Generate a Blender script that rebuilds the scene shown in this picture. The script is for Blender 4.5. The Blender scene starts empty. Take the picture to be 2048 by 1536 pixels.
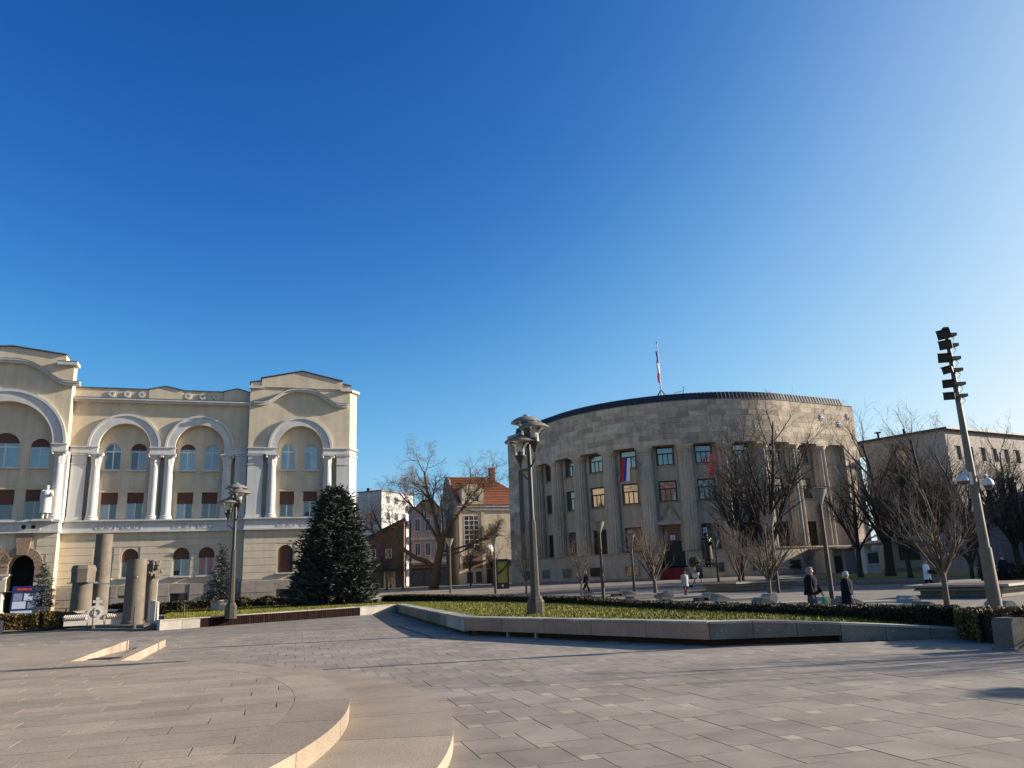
import bpy, bmesh, math, random
from mathutils import Vector, Matrix
from mathutils.geometry import tessellate_polygon
R = math.radians; pi = math.pi; sin = math.sin; cos = math.cos
random.seed(7)
S = bpy.context.scene
COL = S.collection

# ------------------------------------------------------------------ camera, sky, sun, exposure
cam_d = bpy.data.cameras.new('camera'); cam = bpy.data.objects.new('camera', cam_d); COL.objects.link(cam)
cam_d.sensor_width = 36; cam_d.lens = 36 * 1560 / 2048; cam_d.clip_end = 3000; cam_d.clip_start = 0.1
cam.matrix_world = Matrix.Translation((0, 0, 1.6)) @ Matrix.Rotation(R(90 + 14.0), 4, 'X') @ Matrix.Rotation(R(-2.24), 4, 'Z')
S.camera = cam
S.render.resolution_x = 1024; S.render.resolution_y = 768
SUN_EL, SUN_AZ = 18.5, 80.0          # degrees above the horizon, clockwise from straight ahead (+Y)
W = bpy.data.worlds.new('World'); S.world = W; W.use_nodes = True
wn = W.node_tree; wn.nodes.clear()
sky = wn.nodes.new('ShaderNodeTexSky'); sky.sky_type = 'NISHITA'; sky.sun_disc = False
sky.sun_elevation = R(SUN_EL); sky.sun_rotation = R(SUN_AZ); sky.altitude = 160
sky.air_density = 0.6; sky.dust_density = 2.0; sky.ozone_density = 6.0
EXPO = 1.0
sep = wn.nodes.new('ShaderNodeSeparateColor'); cmb = wn.nodes.new('ShaderNodeCombineColor'); wn.links.new(sky.outputs[0], sep.inputs[0])
CURVES = (((0, 0), (.024, .009), (.034, .022), (.046, .052), (.060, .115), (.078, .215), (.106, .335), (.15, .54), (.211, .776), (.30, .98), (.45, 1.15), (.8, 1.3)),
          ((0, 0), (.055, .085), (.075, .142), (.095, .215), (.118, .33), (.143, .44), (.173, .55), (.21, .66), (.27, .81), (.345, .93), (.5, 1.06), (.8, 1.2)),
          ((0, 0), (.14, .34), (.175, .45), (.21, .54), (.25, .64), (.30, .75), (.36, .85), (.43, .925), (.53, .98), (.65, 1.02), (.85, 1.08)))
for ch, pts_ in enumerate(CURVES):          # camera response of the three channels: deeper, cleaner blue
    m_ = wn.nodes.new('ShaderNodeMath'); m_.operation = 'MULTIPLY'; m_.inputs[1].default_value = .1; rp_ = wn.nodes.new('ShaderNodeValToRGB'); e_ = rp_.color_ramp; e_.interpolation = 'B_SPLINE'
    for i, (x_, y_) in enumerate(pts_):
        el = e_.elements[0] if i == 0 else (e_.elements[1] if i == 1 else e_.elements.new(x_)); el.position = x_; el.color = (y_ / 1.4,) * 3 + (1,)
    sc_ = wn.nodes.new('ShaderNodeMath'); sc_.operation = 'MULTIPLY'; sc_.inputs[1].default_value = 1.4 / (.1 * 2 ** EXPO)
    wn.links.new(sep.outputs[ch], m_.inputs[0]); wn.links.new(m_.outputs[0], rp_.inputs[0]); wn.links.new(rp_.outputs[0], sc_.inputs[0]); wn.links.new(sc_.outputs[0], cmb.inputs[ch])
bg = wn.nodes.new('ShaderNodeBackground'); bg.inputs['Strength'].default_value = 0.10
wo = wn.nodes.new('ShaderNodeOutputWorld')
wn.links.new(cmb.outputs[0], bg.inputs['Color']); wn.links.new(bg.outputs[0], wo.inputs['Surface'])
sl = bpy.data.lights.new('sun', 'SUN'); sl.energy = 5.0; sl.angle = R(0.55); sl.color = (1.0, 0.91, 0.79)
so = bpy.data.objects.new('sun', sl); COL.objects.link(so)
sd = Vector((sin(R(SUN_AZ)) * cos(R(SUN_EL)), cos(R(SUN_AZ)) * cos(R(SUN_EL)), sin(R(SUN_EL))))
so.rotation_euler = sd.to_track_quat('Z', 'Y').to_euler(); so.location = (30, 5, 30)
S.view_settings.view_transform = 'Standard'; S.view_settings.look = 'None'
S.view_settings.gamma = 1; S.view_settings.use_curve_mapping = False; S.view_settings.exposure = EXPO

# ------------------------------------------------------------------ materials
M = {}
def mat(name, c1, c2=None, scale=3.0, rough=0.8, bump=0.0, bscale=40.0, var=0.0, metal=0.0, spec=0.4, speck=None, detail=4, streak=False, stretch=None, stain=0):
    if not any(q in name for q in ('white', 'cloth', 'flag', 'poster', 'denim', 'hair')): c1 = (c1[0], c1[1] * .955, c1[2] * .9); c2 = c2 and (c2[0], c2[1] * .955, c2[2] * .9)   # white balance of the photograph
    m = bpy.data.materials.new(name); m.use_nodes = True; t = m.node_tree; n = t.nodes; L = t.links
    b = n['Principled BSDF']; b.inputs['Roughness'].default_value = rough; b.inputs['Metallic'].default_value = metal
    b.inputs['Specular IOR Level'].default_value = spec
    geo = n.new('ShaderNodeNewGeometry'); src = geo.outputs['Position']
    if stretch:
        mp = n.new('ShaderNodeMapping'); mp.inputs['Scale'].default_value = stretch; L.new(src, mp.inputs['Vector']); src = mp.outputs[0]
    col = None
    if c2:
        nz = n.new('ShaderNodeTexNoise'); nz.inputs['Scale'].default_value = scale; nz.inputs['Detail'].default_value = detail; nz.inputs['Roughness'].default_value = 0.65
        L.new(src, nz.inputs['Vector'])
        rp = n.new('ShaderNodeValToRGB'); rp.color_ramp.elements[0].position = 0.32; rp.color_ramp.elements[1].position = 0.68
        rp.color_ramp.elements[0].color = (*c1, 1); rp.color_ramp.elements[1].color = (*c2, 1); L.new(nz.outputs['Fac'], rp.inputs[0]); col = rp.outputs[0]
    else:
        rg = n.new('ShaderNodeRGB'); rg.outputs[0].default_value = (*c1, 1); col = rg.outputs[0]
    if speck:                                   # fine speckle (granite)
        nz2 = n.new('ShaderNodeTexNoise'); nz2.inputs['Scale'].default_value = speck[0]; nz2.inputs['Detail'].default_value = 2; L.new(src, nz2.inputs['Vector'])
        mr = n.new('ShaderNodeMapRange'); mr.inputs[1].default_value = 0.3; mr.inputs[2].default_value = 0.7; mr.inputs[3].default_value = 1 - speck[1]; mr.inputs[4].default_value = 1 + speck[1]
        L.new(nz2.outputs['Fac'], mr.inputs[0]); mx = n.new('ShaderNodeVectorMath'); mx.operation = 'SCALE'; L.new(col, mx.inputs[0]); L.new(mr.outputs[0], mx.inputs['Scale']); col = mx.outputs[0]
    if streak:                                  # rain streaks, long along z
        mp2 = n.new('ShaderNodeMapping'); mp2.inputs['Scale'].default_value = (1.6, 1.6, 0.12); L.new(geo.outputs['Position'], mp2.inputs['Vector'])
        nz3 = n.new('ShaderNodeTexNoise'); nz3.inputs['Scale'].default_value = 1.5; nz3.inputs['Detail'].default_value = 5; L.new(mp2.outputs[0], nz3.inputs['Vector'])
        mr = n.new('ShaderNodeMapRange'); mr.inputs[1].default_value = 0.35; mr.inputs[2].default_value = 0.75; mr.inputs[3].default_value = 1.04; mr.inputs[4].default_value = 1 - (.28 if streak is True else streak)
        L.new(nz3.outputs['Fac'], mr.inputs[0]); mx = n.new('ShaderNodeVectorMath'); mx.operation = 'SCALE'; L.new(col, mx.inputs[0]); L.new(mr.outputs[0], mx.inputs['Scale']); col = mx.outputs[0]
    if stain:                                   # blotches, dropped gum and trodden dirt
        ns = n.new('ShaderNodeTexNoise'); ns.inputs['Scale'].default_value = .55; ns.inputs['Detail'].default_value = 7; ns.inputs['Roughness'].default_value = .7; L.new(geo.outputs['Position'], ns.inputs['Vector'])
        mr = n.new('ShaderNodeMapRange'); mr.inputs[1].default_value = .36; mr.inputs[2].default_value = .64; mr.inputs[3].default_value = 1 - stain; mr.inputs[4].default_value = 1 + stain * .45; L.new(ns.outputs['Fac'], mr.inputs[0])
        vo = n.new('ShaderNodeTexVoronoi'); vo.inputs['Scale'].default_value = 1.9; L.new(geo.outputs['Position'], vo.inputs['Vector'])
        mg = n.new('ShaderNodeMapRange'); mg.inputs[1].default_value = .03; mg.inputs[2].default_value = .075; mg.inputs[3].default_value = 1 - stain * 1.6; mg.inputs[4].default_value = 1; L.new(vo.outputs['Distance'], mg.inputs[0])
        mm = n.new('ShaderNodeMath'); mm.operation = 'MULTIPLY'; L.new(mr.outputs[0], mm.inputs[0]); L.new(mg.outputs[0], mm.inputs[1])
        mx = n.new('ShaderNodeVectorMath'); mx.operation = 'SCALE'; L.new(col, mx.inputs[0]); L.new(mm.outputs[0], mx.inputs['Scale']); col = mx.outputs[0]
    if var:                                     # one shade per object and per loose piece
        oi = n.new('ShaderNodeObjectInfo'); ad = n.new('ShaderNodeMath'); ad.operation = 'ADD'; L.new(oi.outputs['Random'], ad.inputs[0]); L.new(geo.outputs['Random Per Island'], ad.inputs[1])
        fr = n.new('ShaderNodeMath'); fr.operation = 'FRACT'; L.new(ad.outputs[0], fr.inputs[0])
        mr = n.new('ShaderNodeMapRange'); mr.inputs[3].default_value = 1 - var; mr.inputs[4].default_value = 1 + var; L.new(fr.outputs[0], mr.inputs[0])
        mx = n.new('ShaderNodeVectorMath'); mx.operation = 'SCALE'; L.new(col, mx.inputs[0]); L.new(mr.outputs[0], mx.inputs['Scale']); col = mx.outputs[0]
    L.new(col, b.inputs['Base Color'])
    if bump:
        nb = n.new('ShaderNodeTexNoise'); nb.inputs['Scale'].default_value = bscale; nb.inputs['Detail'].default_value = 5; L.new(src, nb.inputs['Vector'])
        bm = n.new('ShaderNodeBump'); bm.inputs['Strength'].default_value = bump; bm.inputs['Distance'].default_value = 0.02; L.new(nb.outputs['Fac'], bm.inputs['Height']); L.new(bm.outputs[0], b.inputs['Normal'])
    M[name] = m; return m

mat('ground', (.19, .172, .15), (.26, .238, .21), .6, .85, .15, 30, speck=(60, .1), spec=.15, stain=.15)
mat('joint', (.07, .063, .055), (.11, .1, .09), 4, .95)
mat('slab', (.245, .216, .184), (.306, .271, .231), 1.1, .8, .08, 90, .11, speck=(130, .12), spec=.18, stain=.13)
mat('sett', (.285, .256, .205), (.36, .325, .262), 5, .8, .1, 90, .22, speck=(150, .14), spec=.2, stain=.14)
mat('podium', (.285, .236, .18), (.352, .295, .226), 1.2, .85, .25, 60, .12, speck=(75, .24), spec=.2, stain=.14)
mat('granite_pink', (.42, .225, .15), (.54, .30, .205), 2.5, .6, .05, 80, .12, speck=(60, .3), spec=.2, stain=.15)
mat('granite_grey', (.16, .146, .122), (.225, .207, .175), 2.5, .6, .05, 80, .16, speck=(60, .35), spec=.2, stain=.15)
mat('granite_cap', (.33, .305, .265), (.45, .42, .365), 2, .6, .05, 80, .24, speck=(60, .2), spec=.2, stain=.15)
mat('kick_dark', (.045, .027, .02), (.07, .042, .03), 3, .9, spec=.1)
mat('slat_wood', (.012, .006, .005), (.022, .011, .009), 6, .9, .2, 30, .3, spec=.1, stretch=(1, 1, .2))
mat('grass_soil', (.09, .08, .03), (.12, .12, .035), 2, .95, .3, 20)
mat('grass', (.125, .128, .006), (.19, .182, .010), .5, .7, var=.22)
mat('hedge_leaf', (.024, .024, .009), (.065, .05, .016), 1.1, .7, var=.4)
mat('hedge_brown', (.10, .07, .02), (.19, .13, .035), 1.3, .7, var=.4)
mat('hedge_core', (.012, .013, .008), (.02, .02, .01), 4, .95)
mat('spruce_leaf', (.030, .038, .028), (.075, .088, .070), 1.2, .75, var=.45)
mat('bark', (.035, .027, .02), (.065, .05, .038), 7, .9, .5, 25)
mat('bark_mid', (.075, .058, .044), (.125, .098, .074), 6, .9)
mat('bark_tan', (.15, .10, .05), (.24, .165, .085), 5, .9, .4, 25)
mat('bark_pale', (.10, .075, .055), (.15, .115, .085), 6, .9, .4, 25)
mat('cream', (.53, .462, .345), (.60, .525, .395), .7, .9, .06, 30, streak=.14, speck=(1.5, .06))
mat('trim_white', (.50, .478, .44), (.58, .555, .515), 1.2, .75, .04, 30, streak=.14)
mat('plinth_stone', (.25, .222, .185), (.34, .305, .255), 2, .85, .25, 20, .12)
mat('rough_stone', (.22, .16, .11), (.34, .255, .175), 9, .95, .9, 14, .1)
mat('shutter', (.095, .038, .02), (.12, .05, .027), 2, .6, stretch=(1, 1, 40))
mat('frame_white', (.58, .58, .58), None, rough=.4)
mat('dark_iron', (.02, .02, .02), (.035, .033, .03), 8, .5, .1, 50, spec=.5)
mat('zinc', (.10, .105, .115), (.15, .155, .165), 2, .45, metal=.5)
mat('roof_dark', (.03, .03, .04), (.05, .05, .06), 2, .5, metal=.2)
mat('travertine', (.345, .283, .215), (.53, .44, .338), .9, .85, .2, 18, .24, speck=(7, .13), streak=.22)
mat('travertine_plain', (.375, .317, .243), (.47, .402, .313), .8, .85, .2, 18, .06, speck=(9, .12), streak=.24)
mat('travertine_pale', (.43, .368, .285), (.52, .45, .352), .8, .85, .2, 18, .05, speck=(9, .12), streak=.24)
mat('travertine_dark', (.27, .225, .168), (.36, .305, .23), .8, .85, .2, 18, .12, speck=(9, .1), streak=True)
mat('bronze', (.035, .033, .03), (.06, .052, .042), 8, .4, metal=.8)
mat('lamp_metal', (.055, .047, .04), (.08, .07, .06), 5, .45, .06, 60, metal=.2)
mat('lamp_dark', (.045, .038, .032), (.07, .06, .05), 5, .5, .06, 60, metal=.25)
mat('lamp_cap', (.17, .16, .135), (.23, .215, .185), 5, .65, metal=0)
mat('mast', (.15, .12, .092), (.20, .165, .13), 4, .5, .05, 60, metal=.15)
mat('black_plastic', (.018, .018, .02), None, rough=.45)
mat('white_plastic', (.58, .57, .55), None, rough=.35)
mat('lamp_white', (.66, .63, .56), None, rough=.5)
mat('tile_red', (.17, .055, .03), (.25, .085, .045), 3, .85, .3, 20, .3)
mat('brick_red', (.15, .08, .055), (.21, .12, .082), 4, .9, .3, 20)
mat('house_cream', (.48, .42, .31), (.55, .48, .37), 1, .9, .05, 30, streak=True)
mat('house_white', (.50, .48, .45), (.58, .56, .53), 1, .9, .05, 30, streak=True)
mat('house_grey', (.30, .27, .24), (.38, .345, .305), 1, .9, .05, 30, streak=True)
mat('shop_dark', (.04, .038, .035), (.07, .065, .06), 2, .7)
mat('block_pale', (.37, .335, .29), (.45, .41, .355), 1, .85, .05, 20, .08, streak=True)
mat('block_joint', (.22, .205, .19), None, rough=.9)
mat('annex_blue', (.27, .26, .255), (.32, .31, .305), 1, .85)
mat('marble', (.46, .43, .38), (.58, .54, .48), 2, .5, .1, 20, speck=(14, .1))
mat('old_stone', (.125, .105, .082), (.185, .158, .125), 2.2, .85, .35, 25, speck=(40, .16))
mat('pot', (.33, .30, .27), (.40, .37, .33), 3, .85, .1, 40)
mat('bench_stone', (.28, .255, .22), (.36, .33, .285), 2, .7, .1, 60, .08, speck=(80, .1))
mat('carpet_red', (.17, .022, .02), (.22, .03, .028), 6, .95)
mat('skin', (.50, .31, .23), (.56, .36, .27), 20, .6)
mat('hair_grey', (.42, .40, .37), (.58, .55, .51), 30, .8)
mat('hair_short', (.22, .18, .15), (.32, .27, .23), 30, .8)
mat('hair_dark', (.05, .035, .025), (.08, .06, .04), 30, .8)
mat('hair_fair', (.33, .20, .10), (.42, .27, .14), 30, .8)
mat('cloth_black', (.007, .007, .008), (.013, .013, .015), 15, .9, .2, 80, spec=.15)
mat('cloth_navy', (.009, .010, .018), (.016, .018, .03), 15, .9, .2, 80, spec=.15)
mat('denim', (.03, .045, .085), (.05, .07, .12), 15, .9)
mat('cloth_white', (.66, .66, .68), (.76, .76, .78), 8, .85, .2, 60)
mat('cloth_grey', (.30, .28, .25), (.40, .37, .33), 12, .9, .2, 60)
mat('cloth_maroon', (.10, .02, .03), (.14, .03, .04), 12, .9)
mat('cloth_pink', (.45, .22, .30), None, rough=.9)
mat('bag_green', (.02, .38, .08), (.03, .46, .11), 8, .35)
mat('shoe', (.02, .018, .016), None, rough=.5)
mat('shoe_white', (.65, .65, .65), None, rough=.6)
mat('flag_red', (.52, .02, .03), None, rough=.8)
mat('flag_blue', (.02, .045, .30), None, rough=.8)
mat('flag_white', (.75, .75, .78), None, rough=.8)
mat('banner_red', (.85, .03, .025), None, rough=.8)
mat('gold', (.55, .42, .12), None, rough=.5)
mat('poster_navy', (.025, .035, .11), None, rough=.4)
mat('poster_pale', (.5, .53, .62), (.62, .62, .68), 6, .4)
mat('poster_grey', (.16, .18, .26), (.30, .30, .36), 9, .4)
mat('ad_green', (.16, .17, .025), (.22, .22, .03), 3, .35)
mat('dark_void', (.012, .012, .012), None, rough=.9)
mat('curtain_pink', (.45, .22, .17), (.55, .30, .23), 3, .8, stretch=(8, 8, .3))
mat('curtain_pale', (.42, .46, .52), (.55, .58, .62), 3, .8, stretch=(8, 8, .3))
mat('leaf_litter', (.10, .065, .035), (.17, .11, .06), 3, .95, .4, 30)
mat('steel', (.45, .45, .46), None, rough=.3, metal=1)

def glassy(name, c, refl=.22, rough=.03):
    m = bpy.data.materials.new(name); m.use_nodes = True; n = m.node_tree.nodes; L = m.node_tree.links
    b = n['Principled BSDF']; b.inputs['Base Color'].default_value = (*c, 1); b.inputs['Roughness'].default_value = .3
    g = n.new('ShaderNodeBsdfGlossy'); g.inputs['Roughness'].default_value = rough; g.inputs['Color'].default_value = (.95, .86, .78, 1)
    lw = n.new('ShaderNodeLayerWeight'); lw.inputs['Blend'].default_value = .25
    mr = n.new('ShaderNodeMapRange'); mr.inputs[3].default_value = refl; mr.inputs[4].default_value = .95; L.new(lw.outputs['Fresnel'], mr.inputs[0])
    mx = n.new('ShaderNodeMixShader'); L.new(mr.outputs[0], mx.inputs[0]); L.new(b.outputs[0], mx.inputs[1]); L.new(g.outputs[0], mx.inputs[2])
    # old panes are never quite flat
    nz = n.new('ShaderNodeTexNoise'); nz.inputs['Scale'].default_value = .9; ge = n.new('ShaderNodeNewGeometry'); L.new(ge.outputs['Position'], nz.inputs['Vector'])
    bp = n.new('ShaderNodeBump'); bp.inputs['Strength'].default_value = .25; bp.inputs['Distance'].default_value = .04; L.new(nz.outputs['Fac'], bp.inputs['Height']); L.new(bp.outputs[0], g.inputs['Normal'])
    L.new(mx.outputs[0], n['Material Output'].inputs['Surface']); M[name] = m
glassy('pane_dark', (.012, .013, .016), .11)
glassy('pane_sky', (.05, .065, .09), .25)
glassy('pane_mirror', (.03, .03, .032), .19)
glassy('pane_curtain', (.22, .235, .26), .10)
glassy('pane_dull', (.008, .008, .008), .03)
def clear_glass(name):
    m = bpy.data.materials.new(name); m.use_nodes = True; n = m.node_tree.nodes; L = m.node_tree.links
    t = n.new('ShaderNodeBsdfTransparent'); t.inputs[0].default_value = (.86, .88, .86, 1); g = n.new('ShaderNodeBsdfGlossy'); g.inputs['Roughness'].default_value = .08
    lw = n.new('ShaderNodeLayerWeight'); lw.inputs['Blend'].default_value = .35; mx = n.new('ShaderNodeMixShader')
    L.new(lw.outputs['Fresnel'], mx.inputs[0]); L.new(t.outputs[0], mx.inputs[1]); L.new(g.outputs[0], mx.inputs[2]); L.new(mx.outputs[0], n['Material Output'].inputs['Surface']); M[name] = m
clear_glass('lamp_glass')

# ------------------------------------------------------------------ helpers
def tag(o, label=None, cat=None, group=None, kind=None):
    if label: o['label'] = label
    if cat: o['category'] = cat
    if group: o['group'] = group
    if kind: o['kind'] = kind
    return o
def empty(name, loc=(0, 0, 0), rz=0, label=None, cat=None, group=None, kind=None):
    o = bpy.data.objects.new(name, None); COL.objects.link(o); o.location = loc; o.rotation_euler = (0, 0, R(rz)); o.empty_display_size = .2
    return tag(o, label, cat, group, kind)
def link_mesh(name, me, parent=None, loc=None, rz=0, scale=None):
    o = bpy.data.objects.new(name, me); COL.objects.link(o)
    if parent: o.parent = parent
    if loc is not None: o.location = loc
    if rz: o.rotation_euler = (0, 0, rz)
    if scale: o.scale = scale
    return o
KIDS = {}
def copy_tree(o, parent=None, label=None):
    c = o.copy(); COL.objects.link(c); c.parent = parent
    if label: c['label'] = label
    for ch in o.children: copy_tree(ch, c)
    return c
class MB:
    def __init__(s): s.v = []; s.f = []
    def add(s, vs, fs):
        k = len(s.v); s.v.extend(vs); s.f.extend([tuple(i + k for i in f) for f in fs]); return s
    def box(s, x0, x1, y0, y1, z0, z1):
        return s.add([(x0, y0, z0), (x1, y0, z0), (x1, y1, z0), (x0, y1, z0), (x0, y0, z1), (x1, y0, z1), (x1, y1, z1), (x0, y1, z1)],
                     [(0, 3, 2, 1), (4, 5, 6, 7), (0, 1, 5, 4), (1, 2, 6, 5), (2, 3, 7, 6), (3, 0, 4, 7)])
    def obox(s, c, sx, sy, z0, z1, a=0):
        ca, sa = cos(a), sin(a); P = []
        for z in (z0, z1):
            for dx, dy in ((-sx, -sy), (sx, -sy), (sx, sy), (-sx, sy)):
                P.append((c[0] + (dx * ca - dy * sa) / 2, c[1] + (dx * sa + dy * ca) / 2, z))
        return s.add(P, [(0, 3, 2, 1), (4, 5, 6, 7), (0, 1, 5, 4), (1, 2, 6, 5), (2, 3, 7, 6), (3, 0, 4, 7)])
    def prism(s, poly, z0, z1):           # plan polygon, vertical walls; z1 may be a list of heights
        n = len(poly); zt = z1 if isinstance(z1, (list, tuple)) else [z1] * n
        tri = tessellate_polygon([[Vector((p[0], p[1], 0)) for p in poly]])
        return s.add([(p[0], p[1], z0) for p in poly] + [(p[0], p[1], zt[i]) for i, p in enumerate(poly)],
                     [tuple(i + n for i in t) for t in tri] + [tuple(t) for t in tri] + [(i, (i + 1) % n, (i + 1) % n + n, i + n) for i in range(n)])
    def prismy(s, poly, y0, y1, holes=(), back=True):   # facade polygon (x,z), front y0, back y1
        loops = [list(poly)] + [list(h) for h in holes]
        tri = tessellate_polygon([[Vector((p[0], p[1], 0)) for p in l] for l in loops])
        flat = [p for l in loops for p in l]; n = len(flat)
        fs = [tuple(t) for t in tri] + ([tuple(i + n for i in t) for t in tri] if back else [])
        k = 0
        for l in loops:
            m = len(l)
            for i in range(m):
                a, b = k + i, k + (i + 1) % m; fs.append((a, b, b + n, a + n))
            k += m
        return s.add([(p[0], y0, p[1]) for p in flat] + [(p[0], y1, p[1]) for p in flat], fs)
    def tube(s, pts, rad, n=6, cap=True):
        base = len(s.v); m = len(pts); P = [Vector(p) for p in pts]
        rad = rad if isinstance(rad, (list, tuple)) else [rad] * m
        for i in range(m):
            d = (P[min(i + 1, m - 1)] - P[max(i - 1, 0)])
            if d.length < 1e-9: d = Vector((0, 0, 1))
            d.normalize()
            u = d.cross(Vector((0, 0, 1))) if abs(d.z) < .95 else d.cross(Vector((1, 0, 0)))
            u.normalize(); w = d.cross(u)
            for k in range(n):
                a = 2 * pi * k / n; q = P[i] + (u * cos(a) + w * sin(a)) * rad[i]; s.v.append((q.x, q.y, q.z))
        for i in range(m - 1):
            for k in range(n):
                a = base + i * n + k; b = base + i * n + (k + 1) % n; s.f.append((a, b, b + n, a + n))
        if cap:
            s.f.append(tuple(base + k for k in range(n))[::-1]); s.f.append(tuple(base + (m - 1) * n + k for k in range(n)))
        return s
    def lathe(s, prof, n=16, c=(0, 0, 0), flute=0, sx=1, sy=1):
        base = len(s.v)
        for r, z in prof:
            for k in range(n):
                a = 2 * pi * k / n; rr = r * (1 - (flute if k % 2 else 0)); s.v.append((c[0] + rr * cos(a) * sx, c[1] + rr * sin(a) * sy, c[2] + z))
        for i in range(len(prof) - 1):
            for k in range(n):
                a = base + i * n + k; b = base + i * n + (k + 1) % n; s.f.append((a, b, b + n, a + n))
        s.f.append(tuple(base + k for k in range(n))[::-1]); s.f.append(tuple(base + (len(prof) - 1) * n + k for k in range(n)))
        return s
    def ring(s, cx, cz, ri, ro, a0, a1, y0, y1, n=24):   # arch band in the facade plane
        o = [(cx + ro * cos(a0 + (a1 - a0) * i / n), cz + ro * sin(a0 + (a1 - a0) * i / n)) for i in range(n + 1)]
        q = [(cx + ri * cos(a0 + (a1 - a0) * i / n), cz + ri * sin(a0 + (a1 - a0) * i / n)) for i in range(n + 1)]
        for i in range(n):
            P = [o[i], o[i + 1], q[i + 1], q[i]]
            s.add([(p[0], y, p[1]) for y in (y0, y1) for p in P], [(0, 1, 2, 3), (0, 4, 5, 1), (3, 2, 6, 7), (4, 7, 6, 5)])
        for P in ((o[0], q[0]), (o[n], q[n])):
            s.add([(P[0][0], y0, P[0][1]), (P[1][0], y0, P[1][1]), (P[1][0], y1, P[1][1]), (P[0][0], y1, P[0][1])], [(0, 1, 2, 3)])
        return s
    def build(s, name, m, parent=None, smooth=False, label=None, cat=None, group=None, kind=None, loc=None, rz=0, recalc=True):
        me = bpy.data.meshes.new(name); me.from_pydata(s.v, [], s.f)
        if recalc and len(s.f) < 60000:
            b = bmesh.new(); b.from_mesh(me); bmesh.ops.recalc_face_normals(b, faces=b.faces[:]); b.to_mesh(me); b.free()
        if smooth:
            for p in me.polygons: p.use_smooth = True
            if smooth != 'all' and hasattr(me, 'set_sharp_from_angle'): me.set_sharp_from_angle(angle=R(38))
        me.materials.append(M[m] if isinstance(m, str) else m)
        o = link_mesh(name, me, parent, loc, rz)
        return tag(o, label, cat, group, kind)
def B(name, m, parent, *boxes, **k):
    mb = MB()
    for b in boxes: mb.box(*b)
    return mb.build(name, m, parent, **k)
def arch(cx, zb, w, zs, n=12, rz=None):   # window outline: rectangle with a round head springing at zs
    r = w / 2; q = [(cx - r, zb), (cx + r, zb)]
    return q + [(cx + r * cos(pi * i / n), zs + (rz or r) * sin(pi * i / n)) for i in range(n + 1)]
def rect(x0, x1, z0, z1): return [(x0, z0), (x1, z0), (x1, z1), (x0, z1)]
def lerp(a, b, t): return a + (b - a) * t
GY = [(0, 0), (25, 0), (40, .08), (50, .15), (60, .3), (70, .55), (80, .85), (88, 1.0), (400, 1.0)]
def gz(y):
    if y <= 0: return 0
    for (a, p), (b, q) in zip(GY, GY[1:]):
        if y <= b: return lerp(p, q, (y - a) / (b - a))
    return 1.0
def inpoly(x, y, P):
    c = False
    for i in range(len(P)):
        (x1, y1), (x2, y2) = P[i], P[i - 1]
        if (y1 > y) != (y2 > y) and x < (x2 - x1) * (y - y1) / (y2 - y1) + x1: c = not c
    return c

# ------------------------------------------------------------------ ground and plaza
mb = MB(); ys = [-300, 0, 25, 40, 50, 60, 70, 80, 88, 140, 400, 2500]
for i, y in enumerate(ys):
    for x in (-1500, -60, -30, 0, 30, 60, 1500): mb.v.append((x, y, gz(y) - .03))
for i in range(len(ys) - 1):
    for j in range(6):
        a = i * 7 + j; mb.f.append((a, a + 1, a + 8, a + 7))
mb.build('ground', 'ground', kind='structure')
t_ = M['ground'].node_tree; n_ = t_.nodes; bk_ = n_.new('ShaderNodeTexBrick'); bk_.inputs['Scale'].default_value = 1; bk_.inputs['Brick Width'].default_value = 1.2; bk_.inputs['Row Height'].default_value = .6; bk_.inputs['Mortar Size'].default_value = .012
bk_.inputs['Color1'].default_value = (1.08, 1.08, 1.08, 1); bk_.inputs['Color2'].default_value = (.86, .86, .86, 1); bk_.inputs['Mortar'].default_value = (.5, .48, .45, 1)
mp_ = n_.new('ShaderNodeMapping'); mp_.inputs['Rotation'].default_value = (0, 0, R(-16.6)); ge_ = n_.new('ShaderNodeNewGeometry'); t_.links.new(ge_.outputs['Position'], mp_.inputs['Vector']); t_.links.new(mp_.outputs[0], bk_.inputs['Vector'])
b_ = n_['Principled BSDF']; old = b_.inputs['Base Color'].links[0].from_socket; mx_ = n_.new('ShaderNodeVectorMath'); mx_.operation = 'MULTIPLY'; t_.links.new(old, mx_.inputs[0]); t_.links.new(bk_.outputs['Color'], mx_.inputs[1]); t_.links.new(mx_.outputs[0], b_.inputs['Base Color'])

PLAZA = [(-34, -6), (30, -6), (30, 13.5), (10.6, 16.6), (9.8, 17.8), (4.2, 18.1), (-1.6, 24.9), (-6.5, 43.5), (-15.7, 34.9), (-21, 36.2), (-34, 36.2)]
plaza = MB().prism(PLAZA, -.028, -.014).build('plaza', 'joint', kind='structure')
PC = (-11.1, 7.7); R_OUT, R_MID, R_IN = 10.4, 9.28, 8.65
TH = R(16.6); d1 = (cos(TH), sin(TH)); d2 = (-sin(TH), cos(TH)); SW, SH, SB = .628, .672, .195; GAP = .011
def unit(name, m, bev):
    b = bmesh.new(); bmesh.ops.create_cube(b, size=1)
    bmesh.ops.delete(b, geom=[f for f in b.faces if f.normal.z < -.5], context='FACES')
    me = bpy.data.meshes.new(name); b.to_mesh(me); b.free(); me.materials.append(M[m]); return me
slab_me = unit('paving_slab', 'slab', 0); sett_me = unit('paving_sett', 'sett', 0)
v1 = (SW * d1[0] + SB * d2[0], SW * d1[1] + SB * d2[1]); v2 = (-SB * d1[0] + SH * d2[0], -SB * d1[1] + SH * d2[1])
o0 = (.734, 8.666)                    # a measured sett centre
slabs, setts = [], []
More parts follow.
